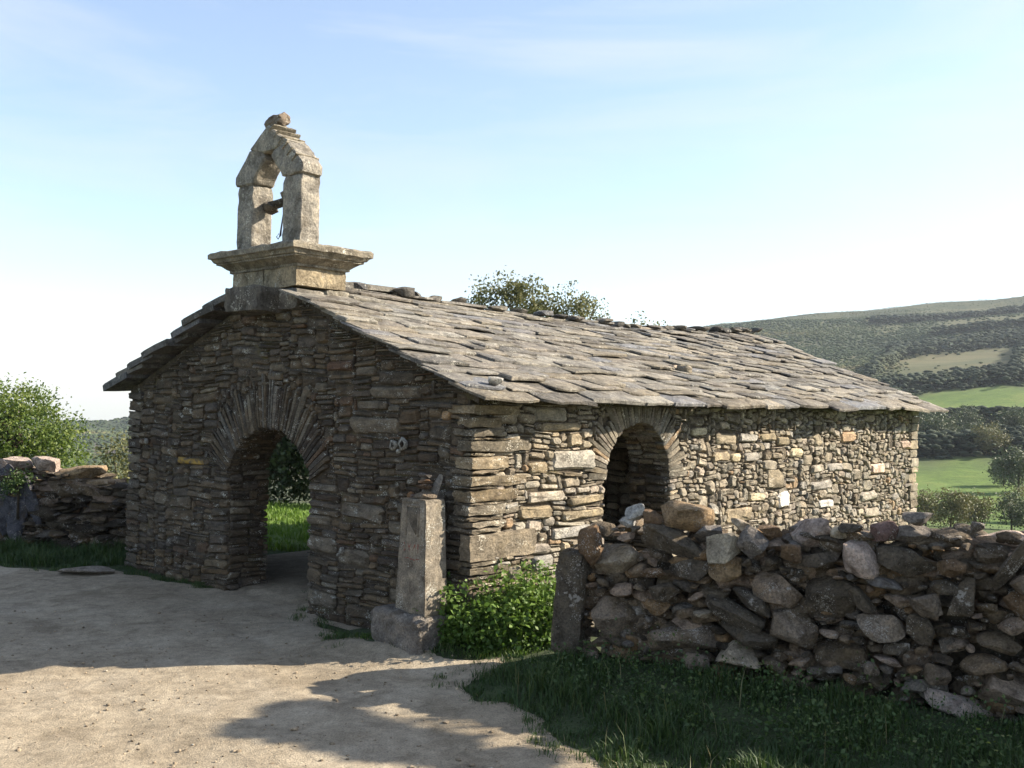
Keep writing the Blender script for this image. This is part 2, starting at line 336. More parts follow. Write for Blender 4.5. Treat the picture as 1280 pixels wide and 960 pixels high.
# dirt road: a sheet a few mm above the ground, with an uneven border
ROAD = [(-40, -6), (-40, 30), (-22, 19.5), (-13, 13.6), (-8.6, 12.15), (-6.6, 12.0), (-5.3, 11.55), (-4.75, 11.75), (-4.1, 11.35), (-3.2, 10.75), (-2.9, 11.2), (-1.9, 10.4), (-1.75, 9.25), (-1.35, 8.35), (-0.75, 7.93), (-0.25, 7.78),
        (0.0, 7.75), (-0.1, 7.45), (-0.27, 7.2), (-0.22, 6.9), (0.02, 6.72), (0.22, 6.55), (0.30, 6.2), (0.42, 5.9), (0.75, 5.6), (1.2, 5.2), (2.0, 4.3), (2.6, 3.0), (3.0, -6)]
def inside(px, py, poly):
    c = np.zeros(px.shape, bool); n = len(poly); j = n - 1
    for i in range(n):
        xi, yi = poly[i]; xj, yj = poly[j]
        c ^= ((yi > py) != (yj > py)) & (px < (xj - xi) * (py - yi) / (yj - yi + 1e-12) + xi); j = i
    return c
def road():
    xs = np.arange(-9.5, 3.2, 0.05); ys = np.arange(-1.0, 12.6, 0.05); X, Y = np.meshgrid(xs, ys, indexing='ij')
    jx = np.sin(Y * 9 + X * 3) * 0.03 + np.sin(X * 21) * 0.02; jy = np.sin(X * 8 - Y * 5) * 0.03 + np.sin(Y * 23 + X * 4) * 0.02
    ins = inside(X + jx, Y + jy, ROAD)
    D = np.full(X.shape, 9.0); px, py = X + jx * 1.3, Y + jy * 1.3
    for (x0, y0), (x1, y1) in zip(ROAD, ROAD[1:]):
        ll = (x1 - x0) ** 2 + (y1 - y0) ** 2; t = np.clip(((px - x0) * (x1 - x0) + (py - y0) * (y1 - y0)) / ll, 0, 1); D = np.minimum(D, np.hypot(px - x0 - t * (x1 - x0), py - y0 - t * (y1 - y0)))
    D = np.where(ins, D, -D); ins = D > -0.10
    Z = zg(X, Y) + np.clip(D * 0.25, -0.03, 0.024) + 0.005 * np.sin(X * 5.3 + Y) * np.sin(Y * 4.1 + 1) + 0.004 * np.sin(X * 9.1 - Y * 6.3) * np.sin(Y * 13.1 + X * 3) + nrg.normal(0, 0.0012, X.shape)
    Z -= np.clip(D * 4, 0, 1) * (0.010 * np.exp(-((X * .82 + Y * .57 - 3.1) / .16) ** 2) + 0.010 * np.exp(-((X * .82 + Y * .57 - 1.7) / .17) ** 2))
    ok = ins[:-1, :-1] & ins[1:, :-1] & ins[:-1, 1:] & ins[1:, 1:]
    nY = len(ys); idx = np.arange(X.size).reshape(X.shape); a = idx[:-1, :-1][ok]; F = np.stack([a, a + nY, a + nY + 1, a + 1], -1)
    V = np.stack([X, Y, Z], -1).reshape(-1, 3); used = np.unique(F); mp = np.zeros(len(V), int); mp[used] = np.arange(len(used))
    return V[used], mp[F]
rm, nt, b = newmat('dusty_gravel', 1.0); L = nt.links.new
tc = N(nt, 'ShaderNodeTexCoord'); oc = tc.outputs['Object']
n1 = noise(nt, oc, 0.9, 6, 0.6, 0.5); n2 = noise(nt, oc, 14, 7, 0.7); n3 = noise(nt, oc, 90, 4, 0.7); n0 = noise(nt, oc, 3.5, 5, 0.6, 0.8)
c1 = ramp(nt, n1.outputs['Fac'], [(0.3, (0.270, 0.220, 0.155)), (0.5, (0.325, 0.270, 0.195)), (0.72, (0.375, 0.318, 0.240))])
c0 = ramp(nt, n0.outputs['Fac'], [(0.3, (0.70, 0.68, 0.66)), (0.6, (1.08, 1.08, 1.08))]); cm0 = mixmul(nt, c1.outputs[0], c0.outputs[0])
c2 = ramp(nt, n2.outputs['Fac'], [(0.3, (0.72,) * 3), (0.65, (1.12,) * 3)]); cm = mixmul(nt, cm0.outputs['Result'], c2.outputs[0])
c3 = ramp(nt, n3.outputs['Fac'], [(0.32, (0.6,) * 3), (0.5, (1.0,) * 3), (0.72, (1.3,) * 3)]); cm2 = mixmul(nt, cm.outputs['Result'], c3.outputs[0])
L(cm2.outputs['Result'], b.inputs['Base Color'])
ad = N(nt, 'ShaderNodeMath', operation='MULTIPLY_ADD'); L(n2.outputs['Fac'], ad.inputs[0]); ad.inputs[1].default_value = 2.0; L(n3.outputs['Fac'], ad.inputs[2])
bp = N(nt, 'ShaderNodeBump'); bp.inputs['Strength'].default_value = 0.6; bp.inputs['Distance'].default_value = 0.02; L(ad.outputs[0], bp.inputs['Height']); L(bp.outputs[0], b.inputs['Normal'])
V, F = road(); tag(fast('dirt_road', V, F, rm, smooth=True), kind='structure')

# ------------------------------------------------------------------ chapel
TH = math.radians(47.4)
chapel = empty('chapel', 'slate rubble chapel with stone bell gable and heavy slab roof beside the dirt road', 'chapel', (-0.312, 8.058, 0), TH)
CL = Matrix.Translation((-0.312, 8.058, 0)) @ Matrix.Rotation(TH, 4, 'Z'); CAML = CL.inverted() @ Vector((0, 0, EYE))   # camera in chapel axes: only to rank pieces by size
W, LEN, T = 5.9, 9.72, 0.5
zr_v = [-0.3, 0.9, 3.0, 6.0, 8.0, 10.1]; zr_z = [3.30, 3.28, 3.21, 3.20, 3.28, 3.40]
def zridge(v): return float(np.interp(v, zr_v, zr_z))
EU, EZ = -0.31, 2.085            # near eave
FU, FZ = 6.22, 2.07             # far eave
def zroof(u, v=0.0):
    if u < 2.95: return EZ + (zridge(v) - EZ) * (u - EU) / (2.95 - EU)
    return FZ + (zridge(v) - FZ) * (FU - u) / (FU - 2.95)

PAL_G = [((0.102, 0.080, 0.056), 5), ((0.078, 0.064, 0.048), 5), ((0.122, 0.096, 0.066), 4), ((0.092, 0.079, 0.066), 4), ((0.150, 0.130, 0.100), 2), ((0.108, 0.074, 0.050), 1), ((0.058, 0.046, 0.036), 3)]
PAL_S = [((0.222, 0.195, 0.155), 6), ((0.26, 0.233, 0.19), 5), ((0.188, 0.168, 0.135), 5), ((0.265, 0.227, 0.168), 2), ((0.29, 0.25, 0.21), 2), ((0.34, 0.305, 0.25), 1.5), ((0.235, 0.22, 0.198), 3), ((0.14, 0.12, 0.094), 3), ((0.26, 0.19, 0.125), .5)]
PAL_R = [((0.168, 0.157, 0.142), 5), ((0.205, 0.192, 0.170), 4), ((0.15, 0.146, 0.141), 4), ((0.16, 0.162, 0.174), 2), ((0.23, 0.212, 0.182), 3), ((0.105, 0.098, 0.090), 3), ((0.175, 0.158, 0.130), 2)]
PAL_F = [((0.16, 0.128, 0.092), 5), ((0.22, 0.17, 0.12), 4), ((0.27, 0.18, 0.10), 2), ((0.34, 0.26, 0.20), 3), ((0.095, 0.076, 0.056), 4), ((0.19, 0.168, 0.145), 2)]
def pick(pal, j=0.10):
    c = rng.choices([p[0] for p in pal], [p[1] for p in pal])[0]; return shade(c, 1 - j, 1 + j)
def shade(c, a=.9, b=1.08):
    k = U(a, b); w_ = U(-.03, .03); return (c[0] * k * (1 + w_), c[1] * k, c[2] * k * (1 - w_))
NAMED = {'ol': (0.24, 0.20, 0.138), 'pale': (0.34, 0.31, 0.265), 'tan': (0.29, 0.245, 0.178), 'grey': (0.26, 0.245, 0.225), 'cream': (0.46, 0.40, 0.28), 'orange': (0.34, 0.245, 0.165), 'white': (0.62, 0.60, 0.58), 'pink': (0.44, 0.34, 0.29)}
NAMED_G = {'grey': (0.14, 0.121, 0.095), 'dark': (0.085, 0.075, 0.062), 'rust': (0.115, 0.072, 0.050), 'tan': (0.27, 0.18, 0.10), 'yellow': (0.48, 0.30, 0.05)}

def slab_stone(w, h, back=0.07, front=0.02, rough=1.0, round_=0.22):
    """rubble stone as seen in a wall face: uneven outline, worn edges, uneven face; coords (s, t, outward)"""
    m = min(w, h); g = 0.004 + 0.004 * U(0, 1); w2, h2 = w / 2 - g, h / 2 - g
    c = [m * U(0.06, round_ + 0.12) for _ in range(4)]
    pts = [(-w2 + c[0] * U(.7, 1.5), -h2)]
    if w > 0.14: pts += [(U(-.2, .2) * w2, -h2 + U(-.03, .10) * m)]
    pts += [(w2 - c[1] * U(.7, 1.5), -h2), (w2, -h2 + c[1])]
    if h > 0.10: pts += [(w2 - U(-.02, .08) * m, U(-.2, .2) * h2)]
    pts += [(w2, h2 - c[2]), (w2 - c[2] * U(.7, 1.5), h2)]
    if w > 0.14: pts += [(U(-.2, .2) * w2, h2 - U(-.03, .10) * m)]
    pts += [(-w2 + c[3] * U(.7, 1.5), h2), (-w2, h2 - c[3])]
    if h > 0.10: pts += [(-w2 + U(-.02, .08) * m, U(-.2, .2) * h2)]
    pts += [(-w2, -h2 + c[0])]
    pts = [(x + U(-.04, .04) * m * rough, y + U(-.04, .04) * m * rough) for x, y in pts]
    n = len(pts); bev = min(0.022, 0.16 * m) * U(.7, 1.3); tx, ty = U(-.10, .10) * rough, U(-.12, .12) * rough
    def dep(x, y): return front + max(-0.03, min(0.03, tx * x + ty * y))
    V = [(x * 0.96, y * 0.96, -back) for x, y in pts]
    V += [(x, y, dep(x, y) - bev * U(.8, 1.6)) for x, y in pts]
    k1 = 1 - bev * 2.0 / w; k2 = 1 - bev * 2.0 / h
    V += [(x * k1, y * k2, dep(x, y) + U(-.25, .25) * bev) for x, y in pts]
    V += [(x * .5 + U(-.05, .05) * m, y * .5 + U(-.05, .05) * m, dep(x, y) + U(-.4, .5) * min(0.012, .1 * m) * rough) for x, y in pts]
    V += [(0, 0, front + U(-.3, .5) * min(0.012, .1 * m))]
    F = []
    for r in range(3):
        for i in range(n): F.append((r * n + i, r * n + (i + 1) % n, (r + 1) * n + (i + 1) % n, (r + 1) * n + i))
    F += [(3 * n + i, 3 * n + (i + 1) % n, 4 * n) for i in range(n)]
    return V, F

def pack(s0, s1, t0, t1, cs, ct, mask, sizes, heroes=()):
    """greedy rubble packing of the area; mask(s,t) says where stones go. returns rects (s,t,w,h)"""
    nS, nT = int((s1 - s0) / cs), int((t1 - t0) / ct); occ = [[not mask(s0 + (i + .5) * cs, t0 + (j + .5) * ct) for i in range(nS)] for j in range(nT)]
    for (a, b_, c, d) in heroes:
        for j in range(nT):
            tt = t0 + (j + .5) * ct
            if b_ < tt < d:
                for i in range(nS):
                    if a < s0 + (i + .5) * cs < c: occ[j][i] = True
    out = []
    for j in range(nT):
        for i in range(nS):
            if occ[j][i]: continue
            w_, h_ = sizes(s0 + i * cs, t0 + j * ct); wc, hc = max(1, round(w_ / cs)), max(1, round(h_ / ct)); k = 0
            while k < wc and i + k < nS and not occ[j][i + k]: k += 1
            if k + 2 < nS - i and 0 < wc - k: pass
            # swallow a one-cell rest
            if i + k < nS and not occ[j][i + k] and (i + k + 1 >= nS or occ[j][i + k + 1]): k += 1
            hh = 1
            while hh < hc and j + hh < nT and not any(occ[j + hh][i:i + k]): hh += 1
            for y in range(j, j + hh):
                for x in range(i, i + k): occ[y][x] = True
            out.append((s0 + (i + k / 2) * cs, t0 + (j + hh / 2) * ct, k * cs, hh * ct))
    return out

PIECES = []       # (score, part key, V, F, colour, rnd, centre, mat, name)
def put(rect, fmap, key, col, mat, name='stone', rot=None, back=0.07, front=None, rough=1.0, seen=1.0, warp=True):
    s, t, w_, h_ = rect; V, F = slab_stone(w_, h_, back, U(-.012, .02) if front is None else front, rough)
    a = math.radians(U(-2.5, 2.5) if rot is None else rot); ca, sa = math.cos(a), math.sin(a)
    def wy(ss, tt): return tt + (0.018 * math.sin(ss * 2.1 + 0.7) + 0.012 * math.sin(ss * 5.3 + tt * 3) if warp else 0)
    P = []
    for x, y, d in V:
        ss, tt = s + x * ca - y * sa, t + x * sa + y * ca; P.append(Vector(fmap(ss, wy(ss, tt), d)))
    c = Vector(fmap(s, wy(s, t), 0)); o = Vector(fmap(s, wy(s, t), 1)) - c; d = CAML - c
    score = seen * w_ * h_ * max(0.02, d.normalized().dot(o)) / d.length_squared
    PIECES.append([score, key, P, F, col, U(0, 1), c, mat, name])

def polar_piece(cs_, ct_, r0, r1, a0, a1, fmap, key, col, mat, back=0.1, front=0.015):
    """a voussoir: a slab standing on edge in the ring of an arch (angles from straight up)"""
    pts = []
    for r, a in ((r0, a0), (r0, a1), ((r0 + r1) / 2, a1), (r1, a1 - (a1 - a0) * U(0, .3)), (r1, a0 + (a1 - a0) * U(0, .3)), ((r0 + r1) / 2, a0)):
        rr = r + U(-.012, .012); aa = a + U(-.06, .06) * (a1 - a0); pts.append((cs_ + rr * math.sin(aa), ct_ + rr * math.cos(aa)))
    cx, cy = sum(p[0] for p in pts) / 6, sum(p[1] for p in pts) / 6
    V = [(x, y, -back) for x, y in pts] + [(x, y, front - 0.012) for x, y in pts] + [(cx + (x - cx) * .8, cy + (y - cy) * .93, front + U(-.004, .006)) for x, y in pts] + [(cx, cy, front + .003)]
    F = []
    for r in range(2):
        for i in range(6): F.append((r * 6 + i, r * 6 + (i + 1) % 6, (r + 1) * 6 + (i + 1) % 6, (r + 1) * 6 + i))
    F += [(12 + i, 12 + (i + 1) % 6, 18) for i in range(6)]
    PIECES.append([9, key, [Vector(fmap(*p)) for p in V], F, col, U(0, 1), Vector(fmap(cx, cy, 0)), mat, 'voussoir'])

class Arch:
    def __init__(s, c, half, top, rise, z0=-0.2):
        s.c, s.half, s.top, s.z0 = c, half, top, z0; s.R = (half * half + rise * rise) / (2 * rise); s.ct = top - s.R; s.spring = top - rise; s.amax = math.asin(min(1, half / s.R))
        if rise > s.R: s.amax = math.pi - s.amax
    def inside(s, x, z, m=0.0):
        if abs(x - s.c) < s.half + m and z < s.spring: return True
        return z >= s.spring - 0.001 and math.hypot(x - s.c, z - s.ct) < s.R + m and abs(x - s.c) < s.half + m
    def ring(s, x, z, dr):
        r = math.hypot(x - s.c, z - s.ct); a = abs(math.atan2(x - s.c, z - s.ct)); return z > s.ct and s.R <= r < s.R + dr(a, x) and a < s.amax + 0.12
    def outline(s, n=14):
        return [(s.c + s.R * math.sin(a), s.ct + s.R * math.cos(a)) for a in np.linspace(-s.amax, s.amax, n)]
door = Arch(2.94, 0.70, 1.78, 0.40)
win = Arch(2.35, 0.53, 1.91, 0.45)
bdoor = Arch(2.12, 0.62, 1.80, 0.45)

fm_g = lambda s, t, d: (-d, s, t)                # gable face
fm_s = lambda s, t, d: (s, -d, t)                # long side face
def core(name, poly, arch, fmap, d0, d1):
    """solid wall behind the stones, with the arched opening cut out"""
    (a, z0), top = poly[0], poly[1:]
    out = [(a, z0)]
    if arch: out += [(arch.c - arch.half - .04, z0)] + [(x + (-.03 if x < arch.c else .03), z + .03) for x, z in arch.outline()] + [(arch.c + arch.half + .04, z0)]
    out += top
    bm = bmesh.new(); A = [bm.verts.new(fmap(x, z, d0)) for x, z in out]; B = [bm.verts.new(fmap(x, z, d1)) for x, z in out]
    f1 = bm.faces.new(A); f2 = bm.faces.new(B[::-1])
    for i in range(len(out)): bm.faces.new((A[i], B[i], B[(i + 1) % len(out)], A[(i + 1) % len(out)]))
    bm.normal_update(); bmesh.ops.triangulate(bm, faces=[f1, f2]); bmesh.ops.recalc_face_normals(bm, faces=bm.faces[:])
    me = bpy.data.meshes.new(name); bm.to_mesh(me); bm.free(); me.materials.append(MAT['mortar'])
    o = bpy.data.objects.new(name, me); COL.objects.link(o); o.parent = chapel; return o
RB = 0.10   # roof build-up below the slates
ZB = -0.9
gable = core('gable_wall', [(0.06, ZB), (W - .06, ZB), (W - .06, zroof(W - .06) - RB), (2.95, zroof(2.95) - RB), (0.06, zroof(.06) - RB)], door, fm_g, -0.024, -T + .04)
side = core('side_wall', [(T, ZB), (LEN - .05, ZB), (LEN - .05, zroof(0.3, 9) - RB - .12), (T, zroof(.3) - RB - .12)], win, fm_s, -0.026, -T + .04)
back = core('rear_wall', [(T, ZB), (LEN - .05, ZB), (LEN - .05, zroof(5.6, 9) - RB - .12), (T, zroof(5.6) - RB - .12)], bdoor, lambda s, t, d: (s, W + d, t), -0.05, -T + .04)
endw = core('end_wall', [(T, ZB), (W - T, ZB), (W - T, zroof(W - T, 9.5) - RB), (2.95, zroof(2.95, 9.5) - RB), (T, zroof(T, 9.5) - RB)], None, lambda s, t, d: (LEN + d, s, t), -0.05, -T)
cross = core('cross_wall', [(T, ZB), (W - T, ZB), (W - T, zroof(W - T, 4.3) - RB), (2.95, zroof(2.95, 4.3) - RB), (T, zroof(T, 4.3) - RB)], None, lambda s, t, d: (4.2 - d, s, t), -0.03, -0.45)
PARTS = {'gable': gable, 'side': side, 'rear': back, 'end': endw, 'cross': cross}

# --- voussoirs and rubble of the gable
def dr_door(a, x):
    return 0.34 + 0.16 * math.cos(a * 1.3) + 0.10 * math.sin(a * 17 + x)
a = -door.amax - 0.10
while a < door.amax + 0.10:
    th = U(0.030, 0.068) / (door.R + .2); ln = 0.30 + 0.2 * math.cos(a) + U(-.12, .12)
    light = U(0, 1)
    c = (0.14, 0.13, 0.115) if light > 0.9 else pick(PAL_G)
    if 0.02 < -a < 0.17: c = (0.17, 0.155, 0.135); ln = U(.5, .62) if a > -.12 else ln
    polar_piece(door.c, door.ct, door.R + U(-.01, .015), door.R + ln, a, a + th * .92, fm_g, 'gable', shade(c, .72, .95), MAT['gable']); a += th
HG = [(4.202, 1.317, 4.713, 1.405, 'yellow'), (0.934, 1.779, 1.595, 1.939, 'grey'), (0.651, 2.101, 1.326, 2.223, 'grey'), (1.072, 2.002, 1.518, 2.089, 'grey'), (1.599, 2.355, 2.007, 2.465, 'rust'), (1.25, 2.31, 1.55, 2.40, 'grey'), (1.795, 1.204, 2.23, 1.281, 'grey'), (1.856, 0.875, 2.23, 0.986, 'grey'), (1.754, 0.10, 2.23, 0.284, 'grey'), (1.091, 0.989, 1.744, 1.149, 'grey'), (0.22, 2.031, 0.80, 2.096, 'dark'), (1.775, 0.62, 2.235, 0.786, 'grey'), (1.299, 0.556, 1.76, 0.719, 'grey'), (0.26, 1.93, 0.38, 2.02, 'tan')]
def gmask(s, t):
    if s < 0.0 or s > W or t > zroof(s) - 0.07: return False
    if door.inside(s, t, 0.015) or door.ring(s, t, lambda a, x: 0.31 + 0.13 * math.cos(a)): return False
    return True
def gsize(s, t):
    q = rng.random()
    if q < 0.42: return U(.12, .42), U(.028, .05)
    if q < 0.85: return U(.16, .5), U(.05, .10)
    return U(.22, .6), U(.09, .15)
corner_h = []                                    # quoins take the corner strips
def hero_rects(H): return [h[:4] for h in H]
QN = [(-0.5, 0.0)]
for h in HG:
    a_, b_, c_, d_, k = h
    put(((a_ + c_) / 2, (b_ + d_) / 2, c_ - a_, d_ - b_), fm_g, 'gable', NAMED_G[k], MAT['yellowpaint' if k == 'yellow' else 'gable'], rot=U(-1.5, 1.5), warp=False, front=0.012, seen=4)
QC = 0.0
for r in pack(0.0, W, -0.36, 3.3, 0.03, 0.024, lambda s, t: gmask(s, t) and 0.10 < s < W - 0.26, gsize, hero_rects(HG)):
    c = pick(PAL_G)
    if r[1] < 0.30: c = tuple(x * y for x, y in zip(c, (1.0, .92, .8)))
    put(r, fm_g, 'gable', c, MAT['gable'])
# pale lichen-splashed stones low on the gable
# --- long side
HS = [(0.871, 1.841, 1.387, 1.925, 'ol'), (1.013, 1.483, 1.623, 1.677, 'pale'), (0.691, 1.474, 0.944, 1.578, 'ol'), (1.23, 1.70, 1.437, 1.836, 'tan'), (1.248, 1.166, 1.80, 1.248, 'ol'), (1.161, 1.030, 1.80, 1.12, 'ol'), (0.70, 1.213, 1.19, 1.316, 'pale'), (0.58, 1.075, 1.022, 1.197, 'ol'), (0.769, 0.613, 1.058, 0.754, 'grey'), (1.176, 1.274, 1.336, 1.334, 'pale'), (1.361, 1.271, 1.561, 1.334, 'pale'), (1.032, 0.865, 1.609, 0.983, 'grey'), (3.77, 1.676, 4.268, 1.813, 'tan'), (4.29, 1.695, 4.749, 1.8, 'grey'), (5.186, 1.632, 5.54, 1.748, 'ol'), (5.562, 1.487, 5.88, 1.599, 'cream'), (7.026, 1.64, 7.429, 1.798, 'orange'), (3.71, 1.485, 4.116, 1.598, 'tan'), (4.12, 1.472, 4.33, 1.575, 'cream'), (5.25, 0.871, 5.56, 1.081, 'white'), (4.965, 1.123, 5.35, 1.374, 'tan'), (4.55, 0.997, 4.907, 1.107, 'cream'), (4.055, 0.776, 4.57, 0.949, 'tan'), (6.136, 1.267, 6.501, 1.378, 'pale'), (6.6, 1.26, 7.05, 1.38, 'grey'), (7.989, 1.183, 8.496, 1.337, 'pink'), (9.10, 1.511, 9.46, 1.645, 'pink'), (7.675, 0.807, 8.2, 0.953, 'pale'), (6.38, 0.803, 6.755, 0.915, 'white'), (6.144, 1.042, 6.747, 1.169, 'grey'), (7.791, 0.576, 8.287, 0.712, 'pale'), (3.312, 1.778, 3.582, 1.871, 'cream'), (4.80, 1.70, 5.15, 1.80, 'ol'), (4.424, 1.463, 4.757, 1.574, 'grey')]
VENT = (8.70, 1.53, 8.84, 1.74)                  # the narrow slit near the far corner
for h in HS:
    a_, b_, c_, d_, k = h
    put(((a_ + c_) / 2, (b_ + d_) / 2, c_ - a_, d_ - b_), fm_s, 'side', shade(NAMED[k]), MAT['side'], rot=U(-2, 2), warp=False, front=0.02, seen=4)
a = -win.amax - 0.15
while a < win.amax + 0.15:
    th = U(0.03, 0.075) / (win.R + .15); ln = U(.22, .40)
    if win.ct + (win.R + ln) * math.cos(a) > 2.10: ln = max(0.1, (2.10 - win.ct) / max(.2, math.cos(a)) - win.R)
    polar_piece(win.c, win.ct, win.R + U(-.01, .015), win.R + ln, a, a + th * .92, fm_s, 'side', shade(pick(PAL_S), .6, .9), MAT['side']); a += th
def smask(s, t):
    if win.inside(s, t, 0.015) or win.ring(s, t, lambda a, x: 0.28): return False
    if VENT[0] < s < VENT[2] and VENT[1] < t < VENT[3]: return False
    return t < zroof(0.0, s) - 0.07
def ssize(s, t):
    q = rng.random()
    if s < 1.9:
        if q < .45: return U(.06, .26), U(.028, .05)
        if q < .85: return U(.10, .32), U(.05, .10)
        return U(.2, .45), U(.08, .15)
    if q < .40: return U(.07, .22), U(.028, .055)
    if q < .85: return U(.08, .20), U(.05, .11)
    return U(.14, .34), U(.09, .17)
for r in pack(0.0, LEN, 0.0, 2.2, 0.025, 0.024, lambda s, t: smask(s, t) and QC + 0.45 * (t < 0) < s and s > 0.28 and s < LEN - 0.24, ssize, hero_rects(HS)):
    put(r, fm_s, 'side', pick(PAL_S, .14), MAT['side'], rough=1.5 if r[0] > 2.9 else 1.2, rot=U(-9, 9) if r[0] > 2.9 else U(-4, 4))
# --- quoins: whole blocks that turn the corners (near, far left, far right)
def quoin(key, x0, x1, y0, y1, z0, z1, col, mat):
    P, F = roundbox(x1 - x0, y1 - y0, z1 - z0 - 0.012, 0.012, 4, 0.011)
    c = Vector(((x0 + x1) / 2, (y0 + y1) / 2, (z0 + z1) / 2))
    PIECES.append([99, key, [Vector(p) + c for p in P], F, col, U(0, 1), c, mat, 'quoin'])
QL = [(0.372, 1.802, 1.879), (0.681, 1.677, 1.78), (0.38, 1.532, 1.642), (0.70, 1.397, 1.487), (0.508, 1.265, 1.372), (0.574, 1.144, 1.245), (0.396, 1.055, 1.114), (0.745, 0.785, 1.009), (0.50, 0.666, 0.740), (0.332, 0.594, 0.642)]
z = -0.3; zs = []
while z < 0.58: h = U(.07, .14); zs.append((U(.3, .6), z, min(z + h, .594))); z += h
prev = 0.594
for (ln, z0, z1) in sorted(QL + [(0.3, 1.88, 1.98), (0.5, 1.985, 2.08)], key=lambda q: q[1]):
    if z0 - prev > 0.012: zs.append((U(.28, .5), prev, z0))
    zs.append((ln, z0, z1)); prev = z1
QP = [(0.185, 0.148, 0.098), (0.155, 0.130, 0.098), (0.215, 0.178, 0.125), (0.12, 0.102, 0.076), (0.18, 0.155, 0.12)]
for ln, z0, z1 in zs:
    quoin('side', -0.012 + U(-.022, .012), ln + U(-.05, .05), -0.014 + U(-.014, .012), U(.09, .30), z0, z1, shade(rng.choice(QP), .8, 1.15), MAT['side'])
z = -0.5
while z < 2.06:
    h = U(.05, .13); quoin('gable', -0.02 + U(-.015, .015), U(.26, .5), W - U(.27, .30), W + 0.02 + U(-.03, .03), z, min(z + h, 2.12), pick(PAL_G), MAT['gable']); z += h
z = -0.7
while z < 2.05:
    h = U(.06, .17); quoin('side', LEN - U(.25, .28), LEN + .02 + U(-.03, .03), -.02 + U(-.015, .015), .4, z, min(z + h, 2.13), pick(PAL_S), MAT['side']); z += h
# close strip between packed rubble and the quoins where a quoin is short
for r in pack(0.28, 0.80, 0.0, 2.1, 0.025, 0.024, lambda s, t: any(z0 < t < z1 and s > ln + .01 for ln, z0, z1 in zs) and s < 0.3, ssize): put(r, fm_s, 'side', pick(PAL_S), MAT['side'])
# --- inside faces of the openings
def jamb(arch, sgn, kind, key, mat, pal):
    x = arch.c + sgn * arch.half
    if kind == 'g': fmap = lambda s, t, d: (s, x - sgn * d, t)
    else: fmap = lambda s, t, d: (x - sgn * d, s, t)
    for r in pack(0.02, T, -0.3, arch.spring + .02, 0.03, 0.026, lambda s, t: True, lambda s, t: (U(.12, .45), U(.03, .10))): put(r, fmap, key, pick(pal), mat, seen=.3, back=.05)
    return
def soffit(arch, kind, key, mat, pal):
    ln = arch.R * arch.amax * 2
    def fmap(s, t, d):
        a = -arch.amax + t / arch.R; rr = arch.R - d; p, q = arch.c + rr * math.sin(a), arch.ct + rr * math.cos(a)
        return (s, p, q) if kind == 'g' else (p, s, q)
    for r in pack(0.02, T, 0, ln, 0.03, 0.03, lambda s, t: True, lambda s, t: (U(.15, .48), U(.035, .08))): put(r, fmap, key, pick(pal), mat, seen=.2, back=.04, front=U(-.02, 0), warp=False)
for sg in (-1, 1):
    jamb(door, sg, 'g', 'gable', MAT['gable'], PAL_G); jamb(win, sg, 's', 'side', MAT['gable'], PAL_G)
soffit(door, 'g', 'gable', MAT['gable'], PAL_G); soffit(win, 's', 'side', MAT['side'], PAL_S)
def jamb_rear(sgn):
    x = bdoor.c + sgn * bdoor.half; fmap = lambda s, t, d: (x - sgn * d, W - T + s, t)
    for r in pack(0.0, T, -0.4, bdoor.spring, 0.03, 0.03, lambda s, t: True, lambda s, t: (U(.12, .45), U(.03, .12))): put(r, fmap, 'rear', pick(PAL_G), MAT['gable'], seen=.2)
jamb_rear(-1); jamb_rear(1)
for r in pack(0.6, 4.6, 0.0, 2.6, 0.04, 0.03, lambda s, t: True, lambda s, t: (U(.12, .5), U(.05, .16))):
    put(r, lambda s, t, d: (4.2 - d, s, t), 'cross', pick(PAL_S), MAT['side'], seen=.0)
for r in pack(0.55, 3.8, 0.0, 2.1, 0.04, 0.03, lambda s, t: not bdoor.inside(s, t, .02), lambda s, t: (U(.12, .5), U(.05, .16))):
    put(r, lambda s, t, d: (s, W - T - d, t), 'rear', pick(PAL_G), MAT['gable'], seen=.0)
for r in pack(0.3, W - .2, -.5, 2.9, 0.06, 0.04, lambda s, t: t < zroof(s, 9.7) - .08, lambda s, t: (U(.12, .5), U(.06, .18))):
    put(r, lambda s, t, d: (LEN + d, s, t), 'end', pick(PAL_S), MAT['side'], seen=.0)
for r in pack(0.0, LEN, -.5, 2.1, 0.06, 0.04, lambda s, t: not bdoor.inside(s, t, .02), lambda s, t: (U(.12, .5), U(.06, .18))):
    put(r, lambda s, t, d: (s, W + d, t), 'rear', pick(PAL_G), MAT['gable'], seen=.0)
# --- link: the 300 stones that show largest are parts, the rest of each wall is one part
def emit(p):
    sc, key, P, F, col, rd, c, mat, name = p
    return fast(name, [q - c for q in P], F, mat, PARTS[key], loc=c, col=col, rnd=rd, smooth=True, sharp=40)
stones = sorted([p for p in PIECES if p[8] == 'stone'], key=lambda p: -p[0])
for p in stones[:300]: emit(p)
rest = {}
for p in stones[300:]: rest.setdefault((p[1], p[7].name), Joined()).add(p[2], p[3], p[4], p[5])
for (key, mn), J in rest.items(): tag(J.build('rubble', bpy.data.materials[mn], PARTS[key], 40), kind='stuff')
for p in PIECES:
    if p[8] != 'stone': emit(p)

